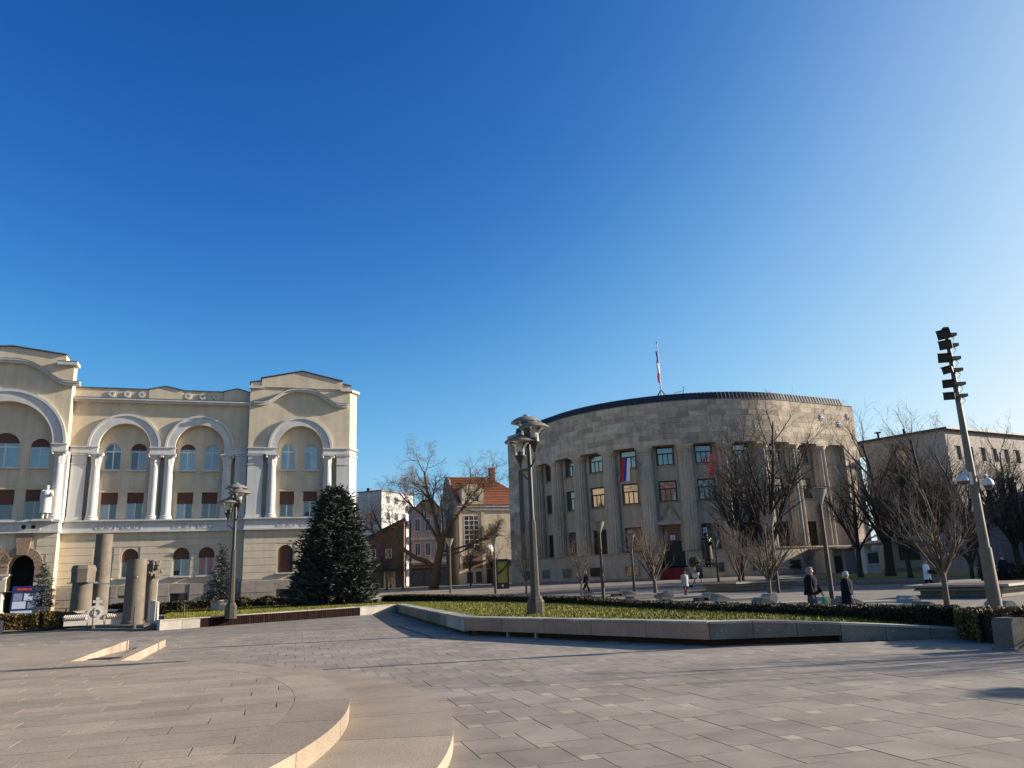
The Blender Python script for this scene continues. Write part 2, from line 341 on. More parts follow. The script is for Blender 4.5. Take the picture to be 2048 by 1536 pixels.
for i in range(-70, 71):
    for j in range(-70, 71):
        sx, sy = o0[0] + i * v1[0] + j * v2[0], o0[1] + i * v1[1] + j * v2[1]
        bx_, by_ = sx - d1[0] * (SB / 2 + SW / 2) + d2[0] * (SH / 2 - SB / 2), sy - d1[1] * (SB / 2 + SW / 2) + d2[1] * (SH / 2 - SB / 2)
        for L_, px, py in ((setts, sx, sy), (slabs, bx_, by_)):
            if py < 3.6 or abs(px) > .78 * py + 2.5 or not inpoly(px, py, PLAZA): continue
            if math.hypot(px - PC[0], py - PC[1]) < R_OUT - .35: continue
            q = (py - 23.6) - (px + 11.5) * .3
            if px < -9.4 - (py - 17.5) * .33 and q < 1.2: continue
            L_.append((px, py))
def lay(L_, w, h, me, name, stuffname, m):
    L_.sort(key=lambda p: p[0] ** 2 + p[1] ** 2 + (0 if p[1] > 4.6 and abs(p[0]) < .70 * p[1] + .3 else 1e5))
    rest = MB()
    for k, (x, y) in enumerate(L_):
        dz = random.uniform(-.0025, .0015); hh = .014 + dz
        if k < 300:
            o = link_mesh(name, me, plaza, (x, y, -.014 + hh / 2), TH, (w - GAP, h - GAP, hh))
        else:
            rest.obox((x, y), w - GAP, h - GAP, -.013, hh - .014, TH)
    rest.build(stuffname, m, plaza, kind='stuff', recalc=False)
lay(slabs, SW, SH, slab_me, 'paving_slab', 'far_paving_slabs', 'slab')
lay(setts, SB, SB, sett_me, 'paving_sett', 'far_paving_setts', 'sett')

# round stone podium: two rings of kerb stones round a slabbed floor
pod = MB().lathe([(R_OUT - .04, -.01), (R_OUT - .04, .112), (R_MID - .05, .112), (R_MID - .05, .282), (0.01, .282)], 96, (PC[0], PC[1], 0)).build('podium', 'joint', kind='structure')
def sector(mb, r0, r1, a0, a1, z0, z1, n=8, ch=.012):
    P = [(PC[0] + r * cos(a), PC[1] + r * sin(a)) for r, rng in ((r0, range(n + 1)), (r1, range(n, -1, -1))) for a in [lerp(a0, a1, i / n) for i in rng]]
    m = len(P); mb.prism(P, z0, z1)
for r0, r1, z0, z1, st, ph in ((R_MID, R_OUT, 0, .13, 8.2, 3), (R_IN, R_MID, .12, .30, 9.4, 0)):
    a = ph - 90
    while a < ph + 270 - 1:
        m2 = MB(); g_ = math.degrees(.006 / r1); sector(m2, r0 + .004, r1, R(a + g_), R(a + st - g_), z0, z1); m2.build('kerb_stone', 'podium', pod); a += st
def clip_circle(P, r):
    out = P
    for k in range(72):
        a = 2 * pi * k / 72; nx, ny = cos(a), sin(a); res = []
        for i in range(len(out)):
            p, q = out[i - 1], out[i]; dp = (p[0] - PC[0]) * nx + (p[1] - PC[1]) * ny - r; dq = (q[0] - PC[0]) * nx + (q[1] - PC[1]) * ny - r
            if (dp <= 0) != (dq <= 0):
                t = dp / (dp - dq); res.append((lerp(p[0], q[0], t), lerp(p[1], q[1], t)))
            if dq <= 0: res.append(q)
        out = res
        if len(out) < 3: return []
    return out
far = MB(); cnt = 0; RH, RL = .40, 1.30
cells = []
for i in range(-24, 25):
    for j in range(-9, 10):
        x0 = j * RL + (i * .33) % RL; y0 = i * RH
        P = [(PC[0] + u * d1[0] + v * d2[0], PC[1] + u * d1[1] + v * d2[1]) for u, v in ((x0 + .006, y0 + .005), (x0 + RL - .006, y0 + .005), (x0 + RL - .006, y0 + RH - .005), (x0 + .006, y0 + RH - .005))]
        P = clip_circle(P, R_IN - .004)
        if P: cells.append(P)
cells.sort(key=lambda P: sum(p[0] ** 2 + p[1] ** 2 for p in P) / len(P) + (0 if any(p[1] > 4.6 and abs(p[0]) < .74 * p[1] for p in P) else 1e4))
for k, P in enumerate(cells):
    z = .2998 - random.uniform(0, .0012)
    if k < 290: MB().prism(P, .28, z).build('floor_slab', 'podium', pod, recalc=False)
    else: far.prism(P, .283, z)
far.build('far_floor_slabs', 'podium', pod, kind='stuff', recalc=False)
# raised walk behind the podium, edged by two steps that run out towards the podium
wk = MB().prism([(-30, 12.5), (-10.6, 15.4), (-9.0, 15.9), (-11.45, 23.3), (-30, 17.8)], -.02, .294).build('raised_walk', 'podium', kind='structure')
def edge_strip(name, p, q, h0, h1, w, n):
    for k in range(n):
        a, b = (k + .006) / n, (k + .994) / n; P = [Vector((lerp(p[0], q[0], t), lerp(p[1], q[1], t))) for t in (a, b)]
        nx = Vector((d1[0], d1[1])) * w; hA, hB = lerp(h0[0], h1[0], a), lerp(h0[0], h1[0], b); lA, lB = lerp(h0[1], h1[1], a), lerp(h0[1], h1[1], b)
        vs = [(P[0].x, P[0].y, lA), (P[1].x, P[1].y, lB), (P[1].x + nx.x, P[1].y + nx.y, lB), (P[0].x + nx.x, P[0].y + nx.y, lA)] + [(P[0].x, P[0].y, hA), (P[1].x, P[1].y, hB), (P[1].x + nx.x, P[1].y + nx.y, hB), (P[0].x + nx.x, P[0].y + nx.y, hA)]
        MB().add(vs, [(0, 3, 2, 1), (4, 5, 6, 7), (0, 1, 5, 4), (1, 2, 6, 5), (2, 3, 7, 6), (3, 0, 4, 7)]).build('step_stone', 'podium', wk)
edge_strip('step', (-9.2, 15.6), (-11.62, 23.45), (.302, -.02), (.302, -.02), .30, 6)
rampP = [(-9.0, 15.8), (-8.55, 17.2), (-11.0, 24.7), (-11.6, 23.3)]
MB().add([(x, y, z) for (x, y), z in zip(rampP, (.27, .20, .04, .04))] + [(x, y, -.02) for x, y in rampP], [(0, 1, 2, 3), (0, 4, 5, 1), (1, 5, 6, 2), (2, 6, 7, 3), (3, 7, 4, 0)]).build('ramp', 'podium', kind='structure')
edge_strip('step', (-8.75, 17.0), (-11.15, 24.85), (.21, -.02), (.20, -.02), .28, 5)
dg = empty('drain_grate', (-9.35, 18.4, .20), 16.6, 'small rusty drain grate on the ramp between the two pale steps', 'drain')
dg.rotation_euler = (R(-1.5), 0, TH)
B('grate_frame', 'dark_iron', dg, (-.32, .32, -.25, -.2, 0, .02), (-.32, .32, .2, .25, 0, .02), (-.32, -.27, -.2, .2, 0, .02), (.27, .32, -.2, .2, 0, .02))
B('grate_bars', 'lamp_dark', dg, *[(-.26 + k * .075, -.235 + k * .075, -.2, .2, 0, .015) for k in range(7)])

# ------------------------------------------------------------------ planter walls round the lawn
WA, WC, WD, WE, WF = (-15.5, 34.8), (-6.6, 43.3), (-1.72, 24.72), (4.09, 17.94), (9.75, 17.66)
def seg_frame(p, q):
    d = Vector((q[0] - p[0], q[1] - p[1])); L_ = d.length; d /= L_; return d, Vector((-d.y, d.x)), L_   # along, left-hand normal
def wall_piece(name, m, root, p, d, n, s0, s1, o0_, o1_, za, zb, gap=.006):
    # block between s0..s1 along, o0..o1 across, za=(bottom at s0, s1), zb=(top at s0, s1)
    q = lambda s, o: (p[0] + d.x * s + n.x * o, p[1] + d.y * s + n.y * o)
    P = [q(s0 + gap, o0_), q(s1 - gap, o0_), q(s1 - gap, o1_), q(s0 + gap, o1_)]; Z0 = (za[0], za[1], za[1], za[0]); Z1 = (zb[0], zb[1], zb[1], zb[0])
    return MB().add([(a[0], a[1], z) for a, z in zip(P, Z0)] + [(a[0], a[1], z) for a, z in zip(P, Z1)], [(0, 3, 2, 1), (4, 5, 6, 7), (0, 1, 5, 4), (1, 2, 6, 5), (2, 3, 7, 6), (3, 0, 4, 7)]).build(name, m, root)
# left run with the dark slatted seat back
w1 = empty('planter_wall', (0, 0, 0), 0, 'low granite planter wall faced with a long row of dark wooden slats', 'wall')
d, n, L_ = seg_frame(WA, WC)
for s0, s1, m in ((0, .95, 'granite_cap'), (.95, 1.75, 'granite_cap'), (10.0, 12.3, 'granite_cap')):
    wall_piece('granite_panel', m, w1, WA, d, n, s0, s1, 0, .34, (0, 0), (.40 if s0 < 5 else .47, .40 if s0 < 5 else .47))
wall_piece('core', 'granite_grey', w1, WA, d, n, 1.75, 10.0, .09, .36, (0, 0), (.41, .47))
k = 1.76
while k < 9.98:
    t = (k - 1.75) / 8.25; wall_piece('slat', 'slat_wood', w1, WA, d, n, k, k + .118, 0 + random.uniform(0, .008), .085, (.02, .02), (lerp(.40, .465, t),) * 2, .009); k += .1178
s = 0
while s < L_ - .3:
    e = min(s + 1.22, L_ - .02); t0, t1 = s / L_, e / L_; wall_piece('cap_stone', 'granite_cap', w1, WA, d, n, s, e, -.02, .40, (lerp(.415, .475, t0), lerp(.415, .475, t1)), (lerp(.455, .515, t0), lerp(.455, .515, t1)), .004); s = e
# return in shade, then the pink granite run
w2 = empty('planter_wall', (0, 0, 0), 0, 'pinkish granite planter wall with a pale cap jutting towards the plaza', 'wall')
d, n, L_ = seg_frame(WC, WD)
for k in range(12):
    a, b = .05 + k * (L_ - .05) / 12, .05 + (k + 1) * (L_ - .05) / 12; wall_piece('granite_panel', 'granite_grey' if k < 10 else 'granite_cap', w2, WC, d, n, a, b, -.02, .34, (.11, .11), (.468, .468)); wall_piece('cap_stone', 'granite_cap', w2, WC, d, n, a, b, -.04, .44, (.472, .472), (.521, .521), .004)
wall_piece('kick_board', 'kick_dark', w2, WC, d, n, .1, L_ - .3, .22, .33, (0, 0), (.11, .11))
d, n, L_ = seg_frame(WD, WE)
for k in range(5):
    a, b = k * L_ / 5, (k + 1) * L_ / 5; wall_piece('granite_panel', 'granite_pink', w2, WD, d, n, a, b, .002, .34, (.14, .14), (.465, .465))
for k in range(10):
    a, b = k * L_ / 10, (k + 1) * L_ / 10; wall_piece('cap_stone', 'granite_cap', w2, WD, d, n, a, b, -.018, .46, (.469, .469), (.524, .524), .004)
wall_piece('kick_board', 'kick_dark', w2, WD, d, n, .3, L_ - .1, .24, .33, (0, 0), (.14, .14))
for s in (1.9, 3.1):
    wall_piece('foot', 'granite_cap', w2, WD, d, n, s, s + .07, .06, .14, (.0, .0), (.14, .14))
# grey granite run that sinks into the paving towards the right
w3 = empty('planter_wall', (0, 0, 0), 0, 'dark grey granite planter wall sloping down to the right with small metal studs', 'wall')
d, n, L_ = seg_frame(WE, WF)
zt = lambda s: lerp(.465, .13, max(0, (s - .8) / (L_ - .8)) ** 1.25)
for k in range(6):
    a, b = .03 + k * (L_ - .03) / 6, .03 + (k + 1) * (L_ - .03) / 6; kb = .14 if k < 3 else .002
    wall_piece('granite_panel', 'granite_grey', w3, WE, d, n, a, b, .004, .34, (kb, kb), (zt(a), zt(b)))
    wall_piece('cap_stone', 'granite_cap', w3, WE, d, n, a, b, -.012, .44, (zt(a) + .004, zt(b) + .004), (zt(a) + .052, zt(b) + .052), .004)
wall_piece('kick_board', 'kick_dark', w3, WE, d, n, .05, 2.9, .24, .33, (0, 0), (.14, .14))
stud = MB()
for k, s in enumerate((.28, 1.05, 1.3, 2.25, 2.9, 3.25, 3.95, 4.8)):
    p = (WE[0] + d.x * s - n.x * .008, WE[1] + d.y * s - n.y * .008, zt(s) * .62 + .02)
    m2 = MB(); m2.tube([(-.02, 0, -.02), (.02, 0, .02)], .005, 5); m2.tube([(-.02, 0, .02), (.02, 0, -.02)], .005, 5); m2.build('stud', 'steel', w3, loc=p)

# ------------------------------------------------------------------ lawn, grass, hedges
HEDGE = [(9.45, 18.15), (8.1, 19.2), (6.3, 21.6), (5.15, 23.4), (3.45, 28.4), (2.1, 33.6), (-.8, 40.4), (-4.2, 46.0), (-9.0, 52.0)]
LAWN = [(-15.4, 35.05), (-6.6, 43.5), (-1.5, 24.9), (4.2, 18.2), (9.6, 17.9)] + HEDGE + [(-13, 55.5), (-22, 51), (-18.5, 42)]
LZ = [.42, .47, .475, .47, .13, .16, .34, .44, .47, .48, .48, .48, .48, .45, .45, .45, .42]
mb = MB(); mb.prism(LAWN, -.02, LZ); lawn = mb.build('lawn', 'grass_soil', kind='structure')
rng = random.Random(3)
tri = tessellate_polygon([[Vector((p[0], p[1], 0)) for p in LAWN]])
T = []
for t in tri:
    P = [Vector((LAWN[i][0], LAWN[i][1], LZ[i])) for i in t]; ar = (P[1] - P[0]).cross(P[2] - P[0]).length / 2
    cy = sum(p.y for p in P) / 3; T.append((P, ar * (30 / max(15, cy)) ** 1.5))
tot = sum(w for _, w in T); gb = MB()
for P, w in T:
    for _ in range(int(75000 * w / tot)):
        a, b = rng.random(), rng.random()
        if a + b > 1: a, b = 1 - a, 1 - b
        q = P[0] + (P[1] - P[0]) * a + (P[2] - P[0]) * b; an = rng.uniform(0, 2 * pi); h = rng.uniform(.03, .085); wd = rng.uniform(.008, .02)
        dx, dy = cos(an) * wd, sin(an) * wd; lx, ly = rng.uniform(-.03, .03), rng.uniform(-.03, .03)
        gb.add([(q.x - dx, q.y - dy, q.z - .005), (q.x + dx, q.y + dy, q.z - .005), (q.x + lx, q.y + ly, q.z + h)], [(0, 1, 2)])
gb.build('grass', 'grass', kind='stuff', label='short yellow green winter grass on the raised lawn', recalc=False)

def hedge(label, path, w, z0, zt1, n, leaf='hedge_leaf', size=(.03, .06), seed=1, wob=.05, name='clipped_hedge', rise=0):
    rg = random.Random(seed); root = empty(name, (0, 0, 0), 0, label, 'hedge')
    P = [Vector((p[0], p[1], 0)) for p in path]; seg = [(P[i], P[i + 1], (P[i + 1] - P[i]).length) for i in range(len(P) - 1)]
    core = MB()
    for i in range(len(P)):
        z1 = zt1 + rise * max(0, P[i].y - 20); dd = (P[min(i + 1, len(P) - 1)] - P[max(0, i - 1)]).normalized(); nn = Vector((-dd.y, dd.x, 0)) * (w / 2 - (.10 if w < 1.6 else .55))
        for q, z in ((P[i] - nn, z0), (P[i] + nn, z0), (P[i] + nn, z1 - (.06 if w < 1.6 else .5)), (P[i] - nn, z1 - (.06 if w < 1.6 else .5))): core.v.append((q.x, q.y, z + (gz(q.y) if z == z0 else 0)))
    for i in range(len(P) - 1):
        for k in range(4): a = i * 4 + k; b = i * 4 + (k + 1) % 4; core.f.append((a, b, b + 4, a + 4))
    core.f += [(0, 1, 2, 3), tuple(len(core.v) - 4 + k for k in range(4))]
    core.build('stems', 'hedge_core', root)
    lf = MB(); tot = sum(s[2] / max(12, (s[0].y + s[1].y) / 2) for s in seg)
    for a, b, L_ in seg:
        dd = (b - a).normalized(); nn = Vector((-dd.y, dd.x, 0)); m = int(n * (L_ / max(12, (a.y + b.y) / 2)) / tot); fsz = max(1, ((a.y + b.y) / 2) / 26)
        for _ in range(m):
            t = rg.random(); side = rg.random(); q = a + (b - a) * t; z1 = zt1 + rise * max(0, q.y - 20); o = rg.uniform(-w / 2, w / 2); hz = rg.random()
            bulge = wob * sin(q.x * 3.1 + q.y * 1.7) + wob * .6 * sin(q.x * 7.3 - q.y * 5.1)
            if side < .45: q = q + nn * o; z = z1 + bulge * .6 + rg.gauss(0, .018)
            else:
                sg = -1 if rg.random() < .5 else 1; q = q + nn * (sg * (w / 2 + bulge * .7 + rg.gauss(0, .02))); z = lerp(gz(q.y) + z0 + .02, z1, hz)
            s = rg.uniform(*size) * fsz; u = Vector((rg.gauss(0, 1), rg.gauss(0, 1), rg.gauss(0, 1))).normalized() * s; v_ = Vector((rg.gauss(0, 1), rg.gauss(0, 1), rg.gauss(0, 1))).normalized() * s * .7
            c = Vector((q.x, q.y, z)); lf.add([tuple(c - u), tuple(c + v_), tuple(c + u), tuple(c - v_)], [(0, 1, 2, 3)])
    lf.build('leaves', leaf, root, kind='stuff', recalc=False)
    return root
hp = [(x + .35, y + .2) for x, y in HEDGE]
hedge('long dark clipped box hedge bordering the far side of the lawn', hp, .75, 0.0, .61, 85000, size=(.02, .042), seed=4, rise=.007, wob=.03)
hedge('brown topped clipped hedge behind the stone post at the right edge', [(10.15, 18.2), (9.82, 17.4), (9.66, 16.9), (9.68, 16.5), (9.9, 16.2), (10.35, 16.0), (11.2, 15.9), (13.5, 15.8), (16, 15.7)], .95, 0, .58, 34000, 'hedge_brown', (.02, .045), seed=5)
hedge('bushy brown green hedge left of the ruined columns', [(-25.5, 37.6), (-24.4, 38.0), (-22.9, 38.6), (-21.7, 39.6)], 1.3, .1, .82, 9000, 'hedge_brown', (.03, .06), seed=6)
hedge('low dark hedge along the foot of the yellow building', [(-13.2, 54.6), (-16.5, 53.4), (-20.5, 51.6), (-24, 49.5), (-25.5, 47.5)], .8, .1, .95, 9000, seed=8, wob=.12)

# ------------------------------------------------------------------ yellow hall with arcades (left)
hall = empty('arcaded_hall', (-19.88, 57.51, 0), 18.5, 'cream three storey hall with white columns, round arches and brown shutters', 'building')
WRG = random.Random(77)
def window(root, cx, zb, zt, w, y, arched=True, shut=0.0, glass='pane_dark', sill=True, back=None, hood=False):
    """white two-light window; shut = covered share of the height by the brown roller shutter"""
    zs = zt - w / 2 if arched else zt; r = w / 2; f = .07; mz = zs - .06 if arched else zt - .0
    outer = arch(cx, zb, w, zs) if arched else rect(cx - r, cx + r, zb, zt)
    top = mz - .05 if arched else zt - f
    holes = [rect(cx - r + f, cx - .045, zb + f, top), rect(cx + .045, cx + r - f, zb + f, top)]
    if arched:
        q = r - f
        hl = [(cx - .04 - (q - .04) * 1.0 * (1 - 0), mz + .05)]
        A = [(cx + q * cos(pi * i / 16), zs + q * sin(pi * i / 16)) for i in range(17)]
        right = [(cx + .035, mz + .05), (cx + q, mz + .05)] + [p for p in A if p[0] > cx + .05] + [(cx + .035, zs + math.sqrt(q * q - .035 ** 2))]
        left = [(cx - .035, zs + math.sqrt(q * q - .035 ** 2))] + [p for p in A if p[0] < cx - .05] + [(cx - q, mz + .05), (cx - .035, mz + .05)]
        holes += [right, left]
    wd = MB().prismy(outer, y, y + .06, holes).build('window', 'frame_white', root)
    for h in holes:
        MB().prismy(h, y + .025, y + .035, back=False).build('pane', 'pane_curtain' if glass in ('pane_dark', 'pane_sky') and WRG.random() < .3 else glass, wd)
    if shut > 0:
        zl = zt - (zt - zb) * min(1, shut * (1 if shut > .9 else WRG.uniform(.88, 1.12)))
        if arched:
            P = [(cx - r, zl), (cx + r, zl)] + [(cx + r * cos(pi * i / 12), zs + r * sin(pi * i / 12)) for i in range(13)] if zl < zs else [(cx + r * cos(a), zs + r * sin(a)) for a in [math.asin((zl - zs) / r) + (pi - 2 * math.asin((zl - zs) / r)) * i / 10 for i in range(11)]]
        else: P = rect(cx - r, cx + r, zl, zt)
        MB().prismy(P, y - .05, y - .01).build('shutter', 'shutter', wd)
    if sill: B('sill', 'trim_white' if root is hall else 'plinth_stone', wd, (cx - r - .1, cx + r + .1, y - .34, y - .002, zb - .09, zb - .004))
    if hood: B('lintel', 'cream', wd, (cx - r - .12, cx + r + .12, y - .26, y - .13, zt + .04, zt + .12))
    return wd
rng = random.Random(11)
def hall_section(x0, x1, yo, arches, zsp, ztop, wins, depth, ground_wins, base_wins):
    yi = yo + .45
    # spandrel wall above the columns, cut by the arches
    P = [(x0, zsp)]
    for cx, ri, ro in arches: P += [(cx + ri * cos(pi - pi * i / 20), zsp + ri * sin(pi - pi * i / 20)) for i in range(21)]
    P += [(x1, zsp), (x1, ztop), (x0, ztop)]
    MB().prismy(P, yo, yo + depth).build('wall', 'cream', hall)
    for cx, ri, ro in arches:
        mb = MB().ring(cx, zsp, ri - .01, ro - .16, 0, pi, yo - .10, yo + .02, 28).ring(cx, zsp, ro - .16, ro, 0, pi, yo - .17, yo + .02, 28)
        mb.build('arch_moulding', 'trim_white', hall)
    # inner wall with two storeys of windows
    holes = []
    for cx, w, zt, sh, sh2, gl in wins: holes += [arch(cx, 10.1, w, zt - w / 2), rect(cx - w / 2, cx + w / 2, 6.62, 8.5)]
    MB().prismy(rect(x0 + .03, x1 - .03, 6.45, zsp + max(a[1] for a in arches) + .05), yi, yi + .28, holes).build('wall', 'cream', hall)
    for cx, w, zt, sh, sh2, gl in wins:
        window(hall, cx, 10.1, zt, w, yi + .13, True, sh, gl)
        window(hall, cx, 6.62, 8.5, w, yi + .13, False, sh2, 'pane_dark', hood=True)
        pw = w / 2 - .03
        MB().prismy(rect(cx - pw - .1, cx + pw + .1, 8.75, 9.85), yi - .03, yi + .01, [rect(cx - pw, cx + pw, 8.85, 9.75)]).build('panel_frame', 'cream', hall)
    # ground storey with coursed stucco
    holes = [arch(cx, 2.65, w, 4.6 - w / 2) for cx, w, sh, gl in ground_wins]
    MB().prismy(rect(x0, x1, 1.9, 5.8), yo, yo + depth, holes).build('wall', 'cream', hall)
    for cx, w, sh, gl in ground_wins: window(hall, cx, 2.65, 4.6, w, yo + .17, True, sh, gl)
    z = 2.22; k = 0
    while z < 5.7:
        h = .50; cuts = []
        for cx, w, *_ in ground_wins:
            if z < 4.65 and z + h > 2.5:
                hw = w / 2 + .07 if z + h < 4.2 else math.sqrt(max(.02, (w / 2 + .07) ** 2 - max(0, z - (4.6 - w / 2)) ** 2)) + .05
                cuts.append((cx - hw, cx + hw))
        xs = x0; row = []
        for a, b in sorted(cuts) + [(x1, x1)]:
            if a - xs > .1: row.append((xs, a))
            xs = b
        for a, b in row:
            B('wall_course', 'cream', hall, (a + (.0 if a == x0 else .006), b - (.0 if b == x1 else .006), yo - .028, yo - .001, z + .016, min(z + h - .016, 5.72)))
        z += h
    # plinth of stone blocks round the cellar windows
    holes = [rect(cx - w / 2, cx + w / 2, .85, 1.5) for cx, w in base_wins]
    MB().prismy(rect(x0 - .06, x1 + .06, .2, 2.14), yo - .10, yo + depth, holes).build('plinth', 'plinth_stone', hall)
    for cx, w in base_wins: B('cellar_window', 'pane_dark', hall, (cx - w / 2, cx + w / 2, yo + .12, yo + .14, .85, 1.5))
    for zc, off in ((.30, 0), (.82, .6), (1.34, .25)):
        x = x0 - .06 - off
        zt_ = zc + .5 if zc < 1.3 else 2.12
        while x < x1 + .06:
            a, b = max(x, x0 - .06), min(x + 1.22, x1 + .06); x += 1.22
            if b - a < .15: continue
            hit = [c for c, w in base_wins if zc < 1.5 and zt_ > .85 and a < c + w / 2 + .08 and b > c - w / 2 - .08]
            if hit:
                c = hit[0]; w = [w for cc, w in base_wins if cc == c][0]
                for a2, b2 in ((a, c - w / 2 - .08), (c + w / 2 + .08, b)):
                    if b2 - a2 > .12: B('stone_block', 'plinth_stone', hall, (a2 + .01, b2 - .01, yo - .145, yo - .09, zc + .012, zt_ - .012))
                continue
            B('stone_block', 'plinth_stone', hall, (a + .01, b - .01, yo - .145 + rng.uniform(-.01, .01), yo - .09, zc + .012, zt_ - .012))
    B('plinth_base', 'plinth_stone', hall, (x0 - .08, x1 + .08, yo - .3, yo - .1, .2, .34))
    # string course between ground and first floor
    B('string_course', 'trim_white', hall, (x0 - .04, x1 + .04, yo - .16, yo + depth - .05, 5.80, 6.40), (x0 - .09, x1 + .09, yo - .30, yo + depth - .05, 5.70, 5.80), (x0 - .09, x1 + .09, yo - .26, yo + depth - .05, 6.40, 6.47), (x0 - .12, x1 + .12, yo - .36, yo + depth - .05, 6.47, 6.56))
    for cx, w, *_ in wins:
        mb = MB().prismy(rect(cx - .62, cx + .62, 5.9, 6.3), yo - .19, yo - .155, [rect(cx - .56, cx + .56, 5.95, 6.25)])
        for s in (-.25, .25): mb.ring(cx + s, 6.1, .08, .13, 0, 2 * pi, yo - .2, yo - .155, 14)
        mb.build('relief_panel', 'trim_white', hall)
def impost(x0, x1, yo):
    B('impost', 'trim_white', hall, (x0, x1, yo - .12, yo + .46, 11.22, 11.62), (x0 - .05, x1 + .05, yo - .2, yo + .44, 11.62, 11.70))
def column(x, yo, r=.33):
    y = yo + .16
    c = MB().lathe([(r * 1.35, 6.56), (r * 1.35, 6.66), (r * 1.2, 6.70), (r * 1.28, 6.78), (r * 1.05, 6.86), (r, 7.1), (r * .97, 8.6), (r * .87, 10.36)], 20, (x, y, 0)).build('column', 'trim_white', hall, smooth=True)
    cp = MB().lathe([(r * .9, 10.34), (r * .98, 10.38), (r * .92, 10.42), (r * 1.02, 10.62), (r * 1.12, 10.78), (r * 1.02, 10.80), (r * 1.2, 10.98), (r * 1.42, 11.1)], 16, (x, y, 0), flute=.10)
    cp.box(x - r * 1.42, x + r * 1.42, y - r * 1.42, y + r * 1.42, 11.1, 11.215)
    for sx in (-1, 1):
        for sy in (-1, 1): cp.lathe([(.02, -.09), (.085, -.05), (.1, 0), (.06, .06), (.02, .08)], 8, (x + sx * r * 1.2, y + sy * r * 1.2, 11.0))
    cp.build('capital', 'trim_white', c)
def pilaster(x0, x1, yo, y_=.0):
    mb = MB().box(x0, x1, yo - .02 + y_, yo + .44, 6.57, 11.215); mb.box(x0 - .04, x1 + .04, yo - .07 + y_, yo + .4, 6.57, 6.8); mb.box(x0 - .03, x1 + .03, yo - .06 + y_, yo + .4, 10.42, 10.5); mb.box(x0 - .05, x1 + .05, yo - .09 + y_, yo + .4, 11.1, 11.2155)
    mb.build('pilaster', 'trim_white', hall)
YW, YP, YR = -.45, -.95, -1.45
ZS = 11.70
hall_section(-11.75, -.02, YW, [(-8.3, 1.68, 2.36), (-3.32, 1.68, 2.36)], ZS, 15.9,
             [(-9.05, 1.06, 12.02, 0, .42, 'pane_dark'), (-7.4, 1.06, 12.02, .22, .42, 'pane_dark'), (-4.15, 1.06, 12.02, .2, .42, 'pane_sky'), (-2.5, 1.06, 12.02, .0, .40, 'pane_sky')], .5,
             [(-9.05, 1.06, .42, 'pane_dark'), (-7.4, 1.06, .42, 'pane_dark'), (-4.12, 1.06, .40, 'pane_dark'), (-2.47, 1.06, .40, 'curtain_pink')],
             [(-9.05, 1.1), (-7.4, 1.1), (-4.12, 1.15), (-2.47, 1.1)])
hall_section(0.0, 7.35, YP, [(3.72, 1.66, 2.32)], ZS + .02, 16.35,
             [(2.88, 1.02, 12.05, 0, .50, 'pane_sky'), (4.55, 1.02, 12.05, 0, .42, 'pane_sky')], 1.2,
             [(2.88, 1.02, 1.0, 'pane_dark'), (4.6, 1.02, 1.0, 'pane_dark')], [(2.9, 1.15), (4.6, 1.15)])
for x in (-10.05, -6.25, -5.35, -1.40): column(x, YW)
for x in (1.72, 5.75): column(x, YP)
impost(-11.7, -9.97, YW); impost(-6.63, -4.98, YW); impost(-1.66, -.05, YW); impost(.0, 2.06, YP); impost(5.38, 7.35, YP)
pilaster(-11.55, -10.62, YW); pilaster(-.86, -.05, YW); pilaster(.02, 1.08, YP); pilaster(6.4, 7.33, YP)
# cornice and parapet of the wing
B('cornice', 'trim_white', hall, (-12.1, -.02, YW - .35, YW + .3, 14.86, 15.0), (-12.1, -.02, YW - .5, YW + .3, 15.0, 15.12)); B('drip_edge', 'zinc', hall, (-12.1, -.02, YW - .52, YW + .3, 15.122, 15.15))
def copingpoly(pts, y0, y1, name='coping', m='zinc', t=.06):
    mb = MB()
    for (xa, za), (xb, zb) in zip(pts, pts[1:]):
        if abs(xa - xb) < 1e-6: continue
        mb.prismy([(xa, za), (xb, zb), (xb, zb + t), (xa, za + t)], y0, y1)
    mb.build(name, m, hall)
copingpoly([(-11.8, 15.9), (-7.0, 15.9)], YW - .08, YW + .4); copingpoly([(-4.7, 15.9), (-1.9, 15.9)], YW - .08, YW + .4)
for cx, hw in ((-5.85, 1.12), (-.95, .92)):
    MB().prismy([(cx - hw, 15.15), (cx + hw, 15.15), (cx + hw, 15.92), (cx, 16.18), (cx - hw, 15.92)], YW - .06, YW + .45).build('parapet_block', 'cream', hall)
    copingpoly([(cx - hw - .05, 15.92), (cx, 16.185), (cx + hw + .05, 15.92)], YW - .14, YW + .5, t=.05)
for cx in (-9.4, -8.4, -7.45, -4.35, -3.35, -2.4):
    MB().ring(cx, 15.52, .10, .22, 0, 2 * pi, YW - .07, YW + .01, 20).build('rosette', 'trim_white', hall)
